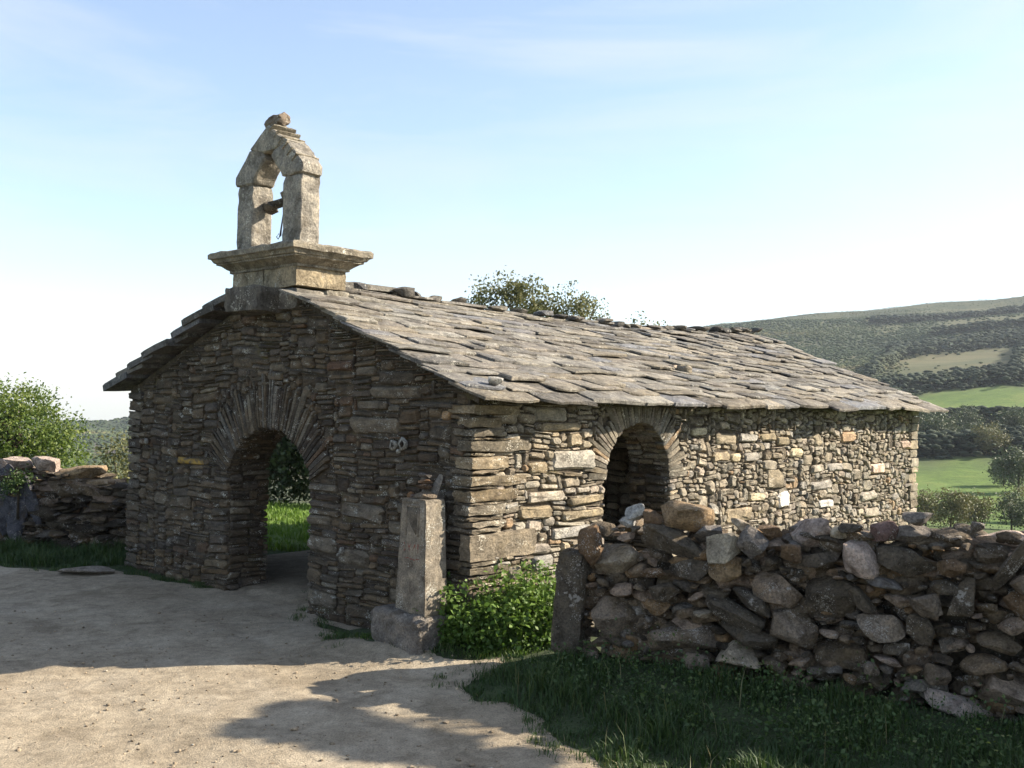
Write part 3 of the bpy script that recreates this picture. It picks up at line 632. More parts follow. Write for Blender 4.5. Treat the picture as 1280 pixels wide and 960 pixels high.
# --- roof
def roof_base():
    V, F = [], []; vs = np.linspace(0.02, LEN - .02, 24)
    for dz in (-0.012, -RB + .006):
        for v in vs:
            for u, ue in ((-0.04, 1), (2.95, 0), (W + .06, 1)): V.append((v, u, zroof(u, v) + dz - .01))
    n = len(vs); S = n * 3
    for i in range(n - 1):
        for k in range(2):
            a = i * 3 + k; F.append((a, a + 1, a + 4, a + 3)); F.append((S + a + 3, S + a + 4, S + a + 1, S + a))
        F.append((i * 3, i * 3 + 3, S + i * 3 + 3, S + i * 3)); F.append((i * 3 + 5, i * 3 + 2, S + i * 3 + 2, S + i * 3 + 5))
    for i in (0, n - 1):
        for k in range(2): F.append((i * 3 + k, i * 3 + k + 1, S + i * 3 + k + 1, S + i * 3 + k))
    return fast('roof', V, F, MAT['mortar'], chapel)
roof = roof_base()
def slate(w_, l_, th, tip=False):
    """roof slab: a along the eave, b up the slope from its lower edge, c normal; ragged lower edge"""
    h = w_ / 2; nb = 4 if w_ > .4 else 3
    low = [(-h + (i / nb) * w_ + U(-.02, .02), U(-.03, .035) * min(1, w_ * 2)) for i in range(nb + 1)]
    low[0] = (low[0][0] + U(0, .015), low[0][1] + U(-.01, .03)); low[-1] = (low[-1][0] - U(0, .015), low[-1][1] + U(-.01, .03))
    pts = low + [(h - U(0, .01), l_ * .55), (h - U(0, .03), l_), (0, l_), (-h + U(0, .03), l_), (-h + U(0, .01), l_ * .55)]
    n = len(pts); cx, cy = 0, l_ * .45
    V = [(x, y, 0) for x, y in pts] + [(x + U(-.004, .004), y + U(-.006, .006), th * .75 + U(-.004, .004)) for x, y in pts]
    V += [(cx + (x - cx) * .93, cy + (y - cy) * .93, th + U(-.005, .006)) for x, y in pts] + [(cx, cy, th + U(-.003, .006))]
    F = [tuple(range(n))[::-1]]
    for r in (0, 1):
        for i in range(n): F.append((r * n + i, r * n + (i + 1) % n, (r + 1) * n + (i + 1) % n, (r + 1) * n + i))
    F += [(2 * n + i, 2 * n + (i + 1) % n, 3 * n) for i in range(n)]
    return V, F
def lay(v0, t, w_, l_, th, n0, near=True, col=None, yaw=0.0):
    """transform a slab onto the slope at distance t (m) from the eave; returns world-of-chapel points"""
    zr = zridge(v0); e = Vector((0, EU, EZ)) if near else Vector((0, FU, FZ)); r_ = Vector((0, 2.95, zr))
    td = (r_ - e).normalized(); nn = Vector((0, -td.z, td.y)) if near else Vector((0, td.z, -td.y))
    if nn.z < 0: nn = -nn
    V, F = slate(w_, l_, th); P = []; ro = U(-.03, .03)
    o = e + td * t + Vector((v0, 0, 0)); cy, sy = math.cos(yaw), math.sin(yaw)
    for a, b_, c in V:
        a2, b2 = a * cy - b_ * sy, a * sy + b_ * cy
        P.append(o + Vector((a2, 0, 0)) + td * b2 + nn * (c + n0 * (1 - max(0, b2) / l_) + ro * a2 + .004))
    return P, F, o
J = Joined()
NR = 18; slope_len = math.hypot(2.95 - EU, 3.22 - EZ); ex = slope_len / NR
for k in range(NR):
    v = -0.17 + U(-.05, .03) if k < 15 else 0.60; t0 = k * ex
    while v < 9.85:
        w_ = U(.30, .84) if k else U(.45, 1.1)
        if rng.random() < .2: w_ *= .65
        if v + w_ > 9.75: w_ = min(w_, max(.2, 9.98 + U(-.05, .08) - v))
        l_ = min(.46 + U(-.05, .05), slope_len + .04 - t0); th = U(.012, .030) if k else U(.026, .042)
        P, F, c = lay(v + w_ / 2, t0 + U(-.045, .045) - (0.02 if k == 0 else 0), w_ - U(.0, .012), max(l_, .22), th, U(.030, .064) if k else .01, yaw=U(-.07, .07))
        col = pick(PAL_R, .12)
        if k < 14: fast('slate', [p - c for p in P], F, MAT['slate'], roof, loc=c, col=col, rnd=U(0, 1), smooth=True, sharp=35)
        else: J.add(P, F, col, U(0, 1))      # the uppermost courses: seen smallest
        v += w_
NF = 10; sl2 = math.hypot(FU - 2.95, 3.25 - FZ); ex2 = sl2 / NF
for k in range(NF):
    v = -0.16 + U(-.08, .04) if k < 8 else 0.62; first = True
    while v < 9.85:
        w_ = U(.5, 1.1)
        if v + w_ > 9.8: w_ = max(.2, 9.95 - v)
        P, F, c = lay(v + w_ / 2, k * ex2 + U(-.06, .06), w_ - .012, min(.62, sl2 + .05 - k * ex2), U(.07, .10) if first else .035, U(.055, .085) if first else .05, near=False, yaw=U(-.05, .05)); col = pick(PAL_R)
        if first: fast('slate', [p - c for p in P], F, MAT['slate'], roof, loc=c, col=tuple(x * .75 for x in col), rnd=U(0, 1), smooth=True, sharp=35)
        else: J.add(P, F, col, U(0, 1))
        first = False; v += w_
tag(J.build('slate_field', MAT['slate'], roof, 35), kind='stuff')
v = 0.95
while v < 9.9:                                   # loose capping stones along the ridge
    ln = U(.16, .42); P, F = rock(ln, U(.22, .36), U(.05, .10) if v > 2.6 else U(.09, .15), rng.randrange(1 << 30), 2, 8, .6)
    c = Vector((v + ln / 2, 2.95 + U(-.08, .08), zridge(v) + .055 + U(0, .03)))
    fast('ridge_stone', P @ rotm('Z', U(-.4, .4)) @ rotm('Y', U(-.12, .12)), F, MAT['slate'], roof, loc=c, col=shade(pick(PAL_R), .5, .8), rnd=U(0, 1), smooth=True, sharp=38)
    v += ln + (U(.02, .35) if v < 3.2 else U(0.0, .14))
P, F = rock(.16, .12, .09, 5, 2, 9, .3)          # small pale lump on the eave slab
c = Vector((0.13, -.10, zroof(-.1) + .10)); tag(fast('capping_stone', P, F, MAT['field'], roof, loc=c, col=(0.35, .35, .34), rnd=.4, smooth=True, sharp=38))

# --- bell gable
bell = fast('bell_gable', *[x for x in roundbox(1.16, .60, .26, .02, 6, .012, 3)], MAT['dressed'], chapel, loc=(0.27, 3.03, 3.08), col=(0.115, 0.105, 0.092), rnd=.2, smooth=True, sharp=40)
def bpart(name, P, F, loc, col, sharp=38): return fast(name, P, F, MAT['dressed'], bell, loc=Vector(loc) - Vector(bell.location), col=col, rnd=U(0, 1), smooth=True, sharp=sharp)
# lower courses of rough blocks round the foot
for (u0, u1, v0, v1, z0, z1, c) in [(2.44, 2.86, -.06, .30, 2.97, 3.19, (0.15, 0.14, 0.125)), (2.88, 3.25, -.065, .30, 2.95, 3.18, (0.12, 0.11, 0.10)), (3.27, 3.62, -.06, .28, 2.97, 3.185, (0.12, .11, .10)), (2.43, 2.80, .31, .60, 3.02, 3.20, (0.27, 0.25, 0.21))]:
    P, F = roundbox(v1 - v0, u1 - u0, z1 - z0, .03, 4, .012); bpart('foot_block', P, F, ((v0 + v1) / 2, (u0 + u1) / 2, (z0 + z1) / 2), c)
for (u0, u1, v0, v1, c) in [(2.445, 3.02, -.055, .56, (0.28, 0.235, 0.165)), (3.03, 3.61, -.05, .56, (0.265, 0.225, 0.165))]:
    P, F = roundbox(v1 - v0, u1 - u0, .205, .012, 5, .007); bpart('plinth', P, F, ((v0 + v1) / 2, (u0 + u1) / 2, 3.305), c)
def cornice():
    prof = [(0.02, 3.400), (0.02, 3.425), (0.045, 3.44), (0.09, 3.475), (0.125, 3.487), (0.125, 3.503), (0.145, 3.507), (0.165, 3.54), (0.19, 3.548), (0.19, 3.60), (0.17, 3.618)]
    v0, v1, u0, u1 = -.045, .56, 2.435, 3.615; n = 14; V = []; F = []
    for o, z in prof:
        a, b_, c, d = v0 - o, v1 + o, u0 - o, u1 + o; ring = [(a + (b_ - a) * i / n, c) for i in range(n)] + [(b_, c + (d - c) * i / n) for i in range(n)] + [(b_ - (b_ - a) * i / n, d) for i in range(n)] + [(a, d - (d - c) * i / n) for i in range(n)]
        V += [(x + U(-.005, .005), y + U(-.005, .005), z + U(-.006, .006)) for x, y in ring]
    m = 4 * n
    for r in range(len(prof) - 1):
        for i in range(m): F.append((r * m + i, r * m + (i + 1) % m, (r + 1) * m + (i + 1) % m, (r + 1) * m + i))
    F.append(tuple(range(m))[::-1]); F.append(tuple(range((len(prof) - 1) * m, len(prof) * m)))
    return V, F
V, F = cornice(); o = np.array([.25, 3.03, 3.5]); bpart('cornice', np.array(V) - o, F, o, (0.205, 0.185, 0.148), 30)
for u, sw in ((2.675, .295), (3.525, .305)):
    P, F = roundbox(.245, sw, .74, .02, 8, .011); bpart('pier', P, F, (.150, u, 3.975), (0.245, 0.228, 0.20))
def extr(poly, d0, d1, jit=.006, bevel=.018):
    bm = bmesh.new(); A = [bm.verts.new((d0, y, z)) for y, z in poly]; B = [bm.verts.new((d1, y, z)) for y, z in poly]; n = len(poly)
    bm.faces.new(A); bm.faces.new(B[::-1])
    for i in range(n): bm.faces.new((A[i], B[i], B[(i + 1) % n], A[(i + 1) % n]))
    bmesh.ops.recalc_face_normals(bm, faces=bm.faces[:]); bmesh.ops.bevel(bm, geom=bm.edges[:], offset=bevel, segments=1, affect='EDGES')
    bmesh.ops.triangulate(bm, faces=[f for f in bm.faces if len(f.verts) > 4])
    bmesh.ops.subdivide_edges(bm, edges=[e for e in bm.edges if e.calc_length() > .08], cuts=2, use_grid_fill=True)
    for v in bm.verts: v.co += Vector((U(-jit, jit), U(-jit, jit), U(-jit, jit)))
    bmesh.ops.triangulate(bm, faces=bm.faces[:])
    bm.verts.index_update(); V = np.array([v.co[:] for v in bm.verts]); F = [tuple(v.index for v in f.verts) for f in bm.faces]; bm.free(); return V, F
UC = 3.10
half = [(.262, 4.345), (.585, 4.345), (.607, 4.375), (.604, 4.455), (.345, 4.715), (.10, 4.655), (.055, 4.585), (.135, 4.50), (.205, 4.43)]
for sg in (1, -1):
    P, F = extr([(UC + sg * x, z) for x, z in half], .01, .275); o = np.array([.17, UC + sg * .35, 4.5]); bpart('arch_block', P - o, F, o, (0.235, 0.218, 0.19), 30)
P, F = extr([(UC + .345, 4.705), (UC + .02, 4.93), (UC - .345, 4.705), (UC - .10, 4.64), (UC + .10, 4.645)], .005, .27); o = np.array([.17, UC, 4.8]); bpart('keystone', P - o, F, o, (0.25, 0.23, 0.195), 30)
# stepped weathering courses on the right-hand slope
for i in range(6):
    f = (i + .4) / 6; P, F = roundbox(.285, .11, .020, .012, 3, .006); bpart('coping_slab', P @ rotm('X', math.radians(37)), F, (.14, UC - .04 - f * .49, 4.905 - f * .435), shade((0.30, 0.265, 0.21)))
V, F = ico(3); P = V.copy(); P = P / (np.abs(P[:, 1:2]) ** 8 + (P[:, 0:1] ** 2 + P[:, 2:3] ** 2) ** 4) ** (1 / 8)
P = P * np.array([.075, .155, .072]) * (1 + .12 * np.sin(P[:, 1:2] * 5 + 1)) + nrg.normal(0, .005, P.shape); P = P @ rotm('X', .06)
bpart('cross_stump', P, F, (.14, UC + .045, 4.985), (0.20, 0.16, 0.125))
P, F = roundbox(.16, .16, .10, .02, 3, .008); bpart('stump_neck', P, F, (.14, UC + .04, 4.91), (0.2, 0.175, 0.14))
V, F = tube([(.20, 3.40, 4.13), (.20, 3.2, 4.135), (.20, 3.0, 4.15), (.20, 2.72, 4.165)], [.055, .05, .048, .045], 8)
fast('yoke_beam', np.array([v[:] for v in V]) - np.array(bell.location), F, MAT['wood'], bell, rnd=.5, smooth=True, sharp=50)
P, F = rock(.15, .20, .14, 8, 2, 9, .6); bpart('beam_block', P, F, (.19, 2.98, 4.18), (0.16, 0.14, 0.12)); P, F = rock(.14, .16, .13, 9, 2, 9, .6); bpart('beam_block', P, F, (.18, 3.27, 4.10), (0.10, 0.085, 0.07))
pts = [(.20, 3.045, 4.13), (.20, 3.07, 4.0), (.20, 3.10, 3.86), (.20, 3.11, 3.80), (.20, 3.15, 3.765), (.20, 3.18, 3.79), (.20, 3.14, 3.82)]
V, F = tube(pts, [.007, .007, .010, .012, .006, .006, .005], 6); fast('bell_wire', np.array([v[:] for v in V]) - np.array(bell.location), F, MAT['wire'], bell, smooth=True)

# --- trodden earth floor of the porch
xs = np.linspace(-.12, 4.25, 30); ys = np.linspace(.45, W - .45, 36); X, Y = np.meshgrid(xs, ys, indexing='ij'); Z = .075 + .012 * np.sin(X * 3) * np.sin(Y * 2.3) - .05 * (X < .05) - .01 * Y
i = np.arange(29)[:, None] * 36 + np.arange(35)[None, :]; fast('floor', np.stack([X, Y, Z], -1).reshape(-1, 3), np.stack([i, i + 36, i + 37, i + 1], -1).reshape(-1, 4), rm, chapel, smooth=True)
# --- thresholds, lichen rings
for (x0, x1, y0, y1, z0, z1) in [(-.10, .42, 2.26, 3.62, -.12, 0.012), (1.52, 2.72, W - .5, W + .02, -.3, -.05)]:
    P, F = roundbox(x1 - x0, y1 - y0, z1 - z0, .03, 6, .01); fast('threshold', P, F, MAT['field'], chapel, loc=((x0 + x1) / 2, (y0 + y1) / 2, (z0 + z1) / 2), col=(0.17, 0.155, 0.14), rnd=U(0, 1), smooth=True, sharp=40)
def lich(u, z, r, r2):
    V = []; n = 14
    for i in range(n):
        a = 6.283 * i / n; k = U(.82, 1.15)
        for rr, d in ((r * k, .028), (r2 * k, .032)): V.append((-d - .012, u + rr * math.cos(a), z + rr * math.sin(a) * 1.1))
        V.append((-.02, u + r * k * math.cos(a), z + r * k * math.sin(a) * 1.1))
    F = []
    for i in range(n):
        j = (i + 1) % n; F.append((3 * i, 3 * j, 3 * j + 1, 3 * i + 1)); F.append((3 * i + 2, 3 * j + 2, 3 * j, 3 * i))
    if r2 < .003: F.append(tuple(3 * i + 1 for i in range(n)))
    fast('lichen', V, F, MAT['lichen'], gable, smooth=True)
for u, z, r, r2 in [(0.953, 1.70, .045, .022), (0.826, 1.715, .050, .026), (0.886, 1.648, .020, .001), (5.44, 1.545, .03, .001), (1.65, .69, .030, .001), (1.70, .645, .015, .001)]: lich(u, z, r, r2)

# ------------------------------------------------------------------ stone pillar at the corner
Rz = Matrix.Rotation(TH, 3, 'Z'); O3 = Vector((-0.312, 8.058, 0))
def cw(v, u, z): return O3 + Rz @ Vector((v, u, z))
pillar = empty('stone_pillar', 'tapering square granite pillar with a niche on a rough stone base by the chapel corner', 'pillar', cw(-.27, .285, .36), TH)
def frustum(b0, b1, h, jit=.004):
    bm = bmesh.new(); bmesh.ops.create_cube(bm, size=1.0)
    bmesh.ops.bevel(bm, geom=bm.edges[:], offset=.03, segments=1, affect='EDGES'); bmesh.ops.subdivide_edges(bm, edges=bm.edges[:], cuts=5, use_grid_fill=True)
    for v in bm.verts:
        f = v.co.z + .5; v.co.x *= b0[0] + (b1[0] - b0[0]) * f; v.co.y *= b0[1] + (b1[1] - b0[1]) * f; v.co.z = f * h; v.co += Vector((U(-jit, jit), U(-jit, jit), U(-jit, jit)))
    bm.verts.index_update(); V = [v.co.copy() for v in bm.verts]; F = [tuple(v.index for v in f.verts) for f in bm.faces]; bm.free(); return V, F
V, F = frustum((.25, .36), (.215, .29), .94); fast('shaft', V, F, MAT['granite'], pillar, col=(0.18, 0.158, 0.128), rnd=.3, smooth=True, sharp=35)
P, F = roundbox(.40, .62, .36, .05, 7, .022, 5); fast('base', P, F, MAT['field'], pillar, loc=(-.02, .10, -.165), col=(0.22, 0.20, 0.18), rnd=.6, smooth=True, sharp=38)
# framed sunken panel on the front face (four raised strips) and the faint red painted marks below it
def strip(name, y, z, wy, wz, mat, d=.006, rot=0.0, colr=None):
    f = z / .94; x = -(.25 + (.215 - .25) * f) / 2; P, F = roundbox(.012, wy, wz, .004, 2, .0008)
    P = P @ rotm('X', rot); return fast(name, P, F, mat, pillar, loc=(x - d + .005, y, z), col=colr or (0.165, 0.143, 0.115), rnd=U(0, 1), smooth=True)
strip('niche_rim', .075, .76, .018, .24, MAT['granite']); strip('niche_rim', -.07, .76, .018, .24, MAT['granite']); strip('niche_rim', 0, .885, .163, .016, MAT['granite']); strip('niche_panel', 0.003, .76, .125, .225, MAT['granite'], d=.0005, colr=(0.10, 0.087, 0.07))
for (y, z, wy, wz, r_) in [(.085, .572, .012, .035, .5), (.092, .545, .012, .030, 0), (.085, .518, .012, .035, -.5), (.03, .545, .011, .075, .45), (.03, .545, .011, .075, -.45), (-.025, .545, .011, .075, .45), (-.025, .545, .011, .075, -.45), (-.075, .545, .012, .08, 0), (.06, .46, .06, .012, .2), (-.01, .455, .07, .012, -.12), (-.075, .462, .045, .012, .2)]:
    strip('painted_mark', y, z, wy, wz, MAT['redpaint'], d=.002, rot=r_)
# things laid on top of the pillar
TOP = .36 + .94
def top_stone(v, u, dz, sx, sy, sz, col, label, seed, ry=0, rx=0):
    P, F = rock(sx, sy, sz, seed, 2, 9, .6); P = P @ rotm('Y', ry) @ rotm('X', rx); o = fast('stone', P, F, MAT['field'], None, loc=cw(v, u, TOP + dz), col=col, rnd=U(0, 1), smooth=True, sharp=38); o.rotation_euler = (0, 0, TH)
    return tag(o, label, 'stone', 'stones left on top of the granite pillar')
top_stone(-.27, .255, .035, .17, .19, .085, (0.21, 0.17, 0.13), 'brown stone at the bottom of the little cairn on the granite pillar', 11)
top_stone(-.27, .26, .098, .14, .16, .050, (0.12, 0.085, 0.06), 'dark flat stone in the middle of the little cairn on the pillar', 12)
top_stone(-.275, .25, .142, .11, .12, .045, (0.30, 0.19, 0.12), 'orange brown stone near the top of the little cairn on the pillar', 13)
top_stone(-.27, .265, .185, .10, .13, .05, (0.15, 0.135, 0.125), 'grey stone topping the little cairn on the granite pillar', 14)
top_stone(-.23, .175, .10, .035, .085, .26, (0.20, 0.20, 0.20), 'thin grey shard leaning upright beside the cairn on the pillar', 15, 0, -.45)
top_stone(-.30, .405, .022, .07, .07, .055, (0.33, 0.19, 0.10), 'small orange stone at the left edge of the granite pillar top', 16)
top_stone(-.33, .345, .012, .05, .06, .035, (0.28, 0.22, 0.19), 'small pale pink stone on the pillar top before the cairn', 17)

# ------------------------------------------------------------------ dry stone wall in front
KW = 0.94; Ew = np.array([0.37 * KW, 8.0 * KW, 0]); tw = np.array([0.8898, -0.4563, 0]); nw = np.array([-0.4563, -0.8898, 0])
dwall = empty('dry_stone_wall', 'low dry stone wall of mixed boulders in front of the chapel side', 'stone wall', tuple(Ew), math.atan2(tw[1], tw[0]))
# local axes of the wall: x along it, -y towards the road, z up
HW = [(0.131, 0.506, 0.239, 0.804, -6, 'dark'), (0.33, 0.965, 0.22, 0.331, 4, 'brown'), (0.548, 0.878, 0.428, 0.276, 6, 'pale'), (0.661, 1.243, 0.172, 0.125, 20, 'white'), (0.576, 1.174, 0.133, 0.094, 10, 'white'), (0.793, 1.203, 0.182, 0.136, -10, 'brown'), (1.023, 1.238, 0.405, 0.244, 8, 'tan'), (0.976, 1.045, 0.496, 0.196, -10, 'dark'), (1.237, 1.133, 0.246, 0.145, 15, 'blue'), (1.373, 1.025, 0.266, 0.227, 10, 'cream'), (1.406, 0.861, 0.265, 0.215, 8, 'tan'), (1.605, 1.098, 0.212, 0.224, -20, 'blue'), (1.106, 0.838, 0.35, 0.194, 0, 'dark'), (0.846, 0.806, 0.181, 0.086, 0, 'brown'), (1.756, 0.767, 0.369, 0.233, -20, 'lich'), (0.49, 0.433, 0.404, 0.34, 0, 'lich'), (0.906, 0.665, 0.256, 0.16, 0, 'dark'), (1.065, 0.331, 0.578, 0.207, 8, 'lich'), (1.229, 0.532, 0.135, 0.072, 0, 'pale'), (1.489, 0.55, 0.525, 0.166, -28, 'dark'), (1.606, 0.669, 0.341, 0.129, -20, 'dark'), (1.581, 0.391, 0.448, 0.141, -12, 'dark'), (1.501, 0.245, 0.345, 0.189, -15, 'pale'), (1.18, 0.165, 0.211, 0.157, 10, 'lich'), (1.869, 0.497, 0.375, 0.266, -5, 'lich'), (2.005, 1.194, 0.347, 0.218, 6, 'pink'), (2.33, 1.058, 0.321, 0.27, -8, 'pink'), (2.518, 1.241, 0.219, 0.144, 0, 'red'), (2.683, 1.243, 0.235, 0.11, 0, 'blue'), (2.723, 1.356, 0.193, 0.11, 3, 'blue'), (2.655, 1.038, 0.39, 0.209, -3, 'dark'), (2.885, 1.238, 0.229, 0.065, -4, 'dark'), (3.09, 1.324, 0.097, 0.075, 10, 'blue'), (3.258, 1.247, 0.33, 0.106, 2, 'pink'), (2.947, 1.06, 0.177, 0.14, 0, 'brown'), (3.293, 1.077, 0.094, 0.411, -33, 'dark'), (2.139, 0.745, 0.362, 0.284, -10, 'dark'), (2.35, 0.757, 0.235, 0.112, -45, 'dark'), (2.801, 0.774, 0.231, 0.163, 0, 'lich'), (3.028, 0.827, 0.156, 0.322, -25, 'dark'), (2.506, 0.586, 0.324, 0.189, -4, 'lich'), (2.767, 0.602, 0.202, 0.207, 0, 'dark'), (3.342, 0.835, 0.14, 0.199, 40, 'brown'), (3.36, 0.978, 0.14, 0.115, 0, 'lich'), (2.55, 0.361, 0.177, 0.055, -10, 'pink'), (2.866, 0.302, 0.179, 0.13, -15, 'lich'), (2.997, 0.108, 0.41, 0.15, -18, 'pink'), (2.447, 0.285, 0.105, 0.1, 0, 'lich'), (2.601, 0.45, 0.155, 0.099, 0, 'dark'), (2.058, 1.004, 0.366, 0.137, 0, 'dark'), (2.48, 0.899, 0.283, 0.067, -4, 'blue'), (2.899, 0.904, 0.198, 0.097, 0, 'dark'), (1.714, 1.189, 0.197, 0.105, -15, 'brown'), (1.86, 1.056, 0.171, 0.174, 10, 'brown'), (1.508, 1.202, 0.298, 0.071, -25, 'cream'), (2.273, 1.25, 0.194, 0.068, 0, 'dark'), (2.192, 1.215, 0.12, 0.091, 0, 'cream')]
CW = {'dark': (0.135, 0.112, 0.085), 'brown': (0.19, 0.125, 0.075), 'pale': (0.42, 0.36, 0.28), 'white': (0.52, 0.51, 0.49), 'tan': (0.34, 0.25, 0.155), 'blue': (0.20, 0.182, 0.168), 'cream': (0.45, 0.39, 0.30), 'lich': (0.25, 0.20, 0.155), 'pink': (0.46, 0.37, 0.32), 'red': (0.22, 0.14, 0.12)}
def wtop(s): return EYE - (EYE - float(np.interp(s / KW, [-.05, .3, .6, 1.4, 2.4, 3.4, 6], [.85, 1.05, 1.12, 1.12, 1.22, 1.24, 1.25]))) * KW
def wstone(s, z, w_, h_, dep, yc, a_, col, sub, parent_join=None, planes=15, boxy=.5):
    P, F = rock(w_, dep, h_, rng.randrange(1 << 30), sub, planes, boxy); P = P @ rotm('X', U(-.15, .15)) @ rotm('Z', U(-.2, .2)) @ rotm('Y', math.radians(a_))
    c = np.array([s, yc, z])
    if parent_join is not None: parent_join.add(P + c, F, col, U(0, 1)); return None
    return fast('stone', P, F, MAT['field'], dwall, loc=c, col=col, rnd=U(0, 1), smooth=True, sharp=24)
occ = []
for (s, z, w_, h_, a_, k) in HW:
    s, z, w_, h_ = s * KW, EYE - (EYE - z) * KW, w_ * KW, h_ * KW
    dep = min(.30, max(.14, w_ * .8)); y = dep / 2 - U(.03, .08)
    if z > 1.17: y = dep / 2 + U(.0, .06)
    if h_ > .7:
        P, F = roundbox(w_ * .95, .34, h_ * 1.02, .04, 7, .016, 4); fast('end_slab', P @ rotm('Y', math.radians(-4)), F, MAT['field'], dwall, loc=(s, .12, z), col=shade(CW[k]), rnd=.7, smooth=True, sharp=36); occ.append((s, z, w_ * .46, h_ * .46, 0)); continue
    wstone(s, z, w_ * 1.06, h_ * 1.06, dep, y, a_, shade(CW[k]), 3); occ.append((s, z, w_ * .46, h_ * .46, math.radians(a_)))
def free(s, z, m=0.0):
    for (a, b_, w_, h_, an) in occ:
        dx, dz = s - a, z - b_; c, d = math.cos(an), math.sin(an); x, y = dx * c + dz * d, -dx * d + dz * c
        if abs(x) < w_ + m and abs(y) < h_ + m: return False
    return True
cnt = len(HW); tries = 0
for big in (0.30, 0.22, 0.16, 0.11, 0.075, 0.05):      # fill what is left with ever smaller stones
    tries = 0; lim = {0.30: 500, 0.22: 900, 0.16: 1600, 0.11: 2600, 0.075: 3500, 0.05: 3500}[big]
    while tries < lim:
        tries += 1; s, z = U(.05, 5.6), U(-.1, 1.3); w_ = big * U(.8, 1.3); h_ = w_ * U(.4, .8)
        if z + h_ * .5 > wtop(s) + .03 or s - w_ / 2 < .02: continue
        a_ = U(-20, 20); can = math.radians(a_)
        if all(free(s + (i * w_ * math.cos(can) - j * h_ * math.sin(can)), z + (i * w_ * math.sin(can) + j * h_ * math.cos(can)), .004) for i in (-.42, 0, .42) for j in (-.42, 0, .42)):
            occ.append((s, z, w_ * .46, h_ * .46, can)); dep = max(.12, w_ * U(.8, 1.1)); col = pick(PAL_F)
            if s < 3.6 and cnt < 296: wstone(s, z, w_ * 1.08, h_ * 1.08, dep, dep / 2 - U(-.02, .05), a_, col, 3 if big > .15 else 2); cnt += 1
            else:
                if 'JW' not in globals(): JW = Joined()
                wstone(s, z, w_ * 1.08, h_ * 1.08, dep, dep / 2 - U(-.02, .05), a_, col, 2, JW)
# inner fill and far face of the wall, one mass
for i in range(1300):
    s = U(.12, 5.6); z = U(-.1, wtop(s) - .03); y = U(.11, .22 if s < .9 else .38); w_ = U(.10, .26); z -= .12 * (s < .9); wstone(s, z, w_, w_ * U(.4, .75), U(.12, .24), y, U(-15, 15), pick(PAL_F), 2, JW)
for i in range(330):
    s = U(1.2, 5.6); z = wtop(s) - U(.06, .36); w_ = U(.14, .26); wstone(s, z, w_, w_ * U(.4, .7), U(.14, .24), U(.14, .40), U(-15, 15), pick(PAL_F), 2, JW)
for i in range(60):
    s = U(.3, 5.6); z = wtop(s) + U(-.04, .015); w_ = U(.12, .32); wstone(s, z, w_, w_ * U(.25, .5), U(.12, .25), U(.12, .32), U(-12, 12), pick(PAL_F), 2, JW)
tag(JW.build('rubble_fill', MAT['field'], dwall, 36), kind='stuff')
P, F = roundbox(5.1, .10, .95, .04, 8, .02); fast('earth_core', P, F, MAT['mortar'], dwall, loc=(2.9, .33, .38))

# ------------------------------------------------------------------ field wall on the left
def gz0(x, y): return float(zg(x, y))
lwall = empty('field_wall', 'old field wall with flat cap slabs running left from the chapel', 'stone wall', (-5.2, 13.35, gz0(-5.2, 13.35)), math.atan2(0.06, -1.0))
# local x runs away to the left, +y towards the road
LS = [((27), 580, 32, 16, 'pink'), (64, 579, 34, 17, 'pink'), (106, 587, 56, 14, 'tan'), (97, 601, 36, 9, 'pale'), (136, 606, 50, 15, 'tan'), (154, 602, 14, 14, 'brown')]
def lpx(px): return (-5.2 - (px - 640) / 1230 * 13.45)
def lz(py): return EYE - (py - 491) / 1230 * 13.35
def lstone(s, z, w_, h_, dep, y, a_, col, sub, J=None, name='stone'):
    P, F = rock(w_, dep, h_, rng.randrange(1 << 30), sub, 10, .6); P = P @ rotm('X', U(-.1, .1)) @ rotm('Y', math.radians(a_)); c = np.array([s, y, z])
    if J is not None: J.add(P + c, F, col, U(0, 1)); return
    return fast(name, P, F, MAT['field'], lwall, loc=c, col=col, rnd=U(0, 1), smooth=True, sharp=36)
for (x, y, w_, h_, k) in LS: lstone(lpx(x), lz(y) - .035, w_ * .0116, h_ * .0112 + .07, .45, -.05, U(-3, 3), CW[k], 3, name='cap_slab')
for (x, y, w_, h_, a_) in [(2, 622, 34, 96, 5), (22, 626, 26, 90, -4), (40, 640, 22, 76, 7), (56, 622, 16, 66, -16), (-22, 620, 40, 100, 3)]:
    lstone(lpx(x), lz(y), w_ * .0125, h_ * .0110, .09, .22, a_, (0.10, 0.10, 0.118), 3, name='upright_slab')
J = Joined(); nn = 0
for big in (.42, .30, .2, .13):
    for i in range(int(78 / big)):
        s = U(-1.6, 5.0); z = U(-.1, 1.06); 
        if z > np.interp(s, [-.3, .55, .7, 5], [.86, .92, 1.07, 1.10]) - .04: continue
        w_ = big * U(.8, 1.4); lstone(s, z, w_, big * U(.25, .5), U(.2, .34), U(.02, .14), U(-6, 6), shade(pick(PAL_F), .5, .8), 2, J if (nn > 140 or s > 3.0 or s < -.1) else None); nn += 1
for i in range(700):
    s = U(-1.6, 6.5); z = U(-.1, 1.03 if s > .45 else .86); lstone(s, z, U(.2, .45), U(.1, .2), .3, U(-.35, .02), U(-8, 8), pick(PAL_F), 2, J)
tag(J.build('rubble_fill', MAT['field'], lwall, 36), kind='stuff')
P, F = rock(.62, .42, .09, 31, 3, 8, .8); tag(fast('flat_stone', P, F, MAT['field'], None, loc=(-4.85, 11.4, .06), col=(0.30, 0.26, 0.22), rnd=.5, smooth=True, sharp=38), 'flat grey slab lying at the road edge by the field wall', 'stone')

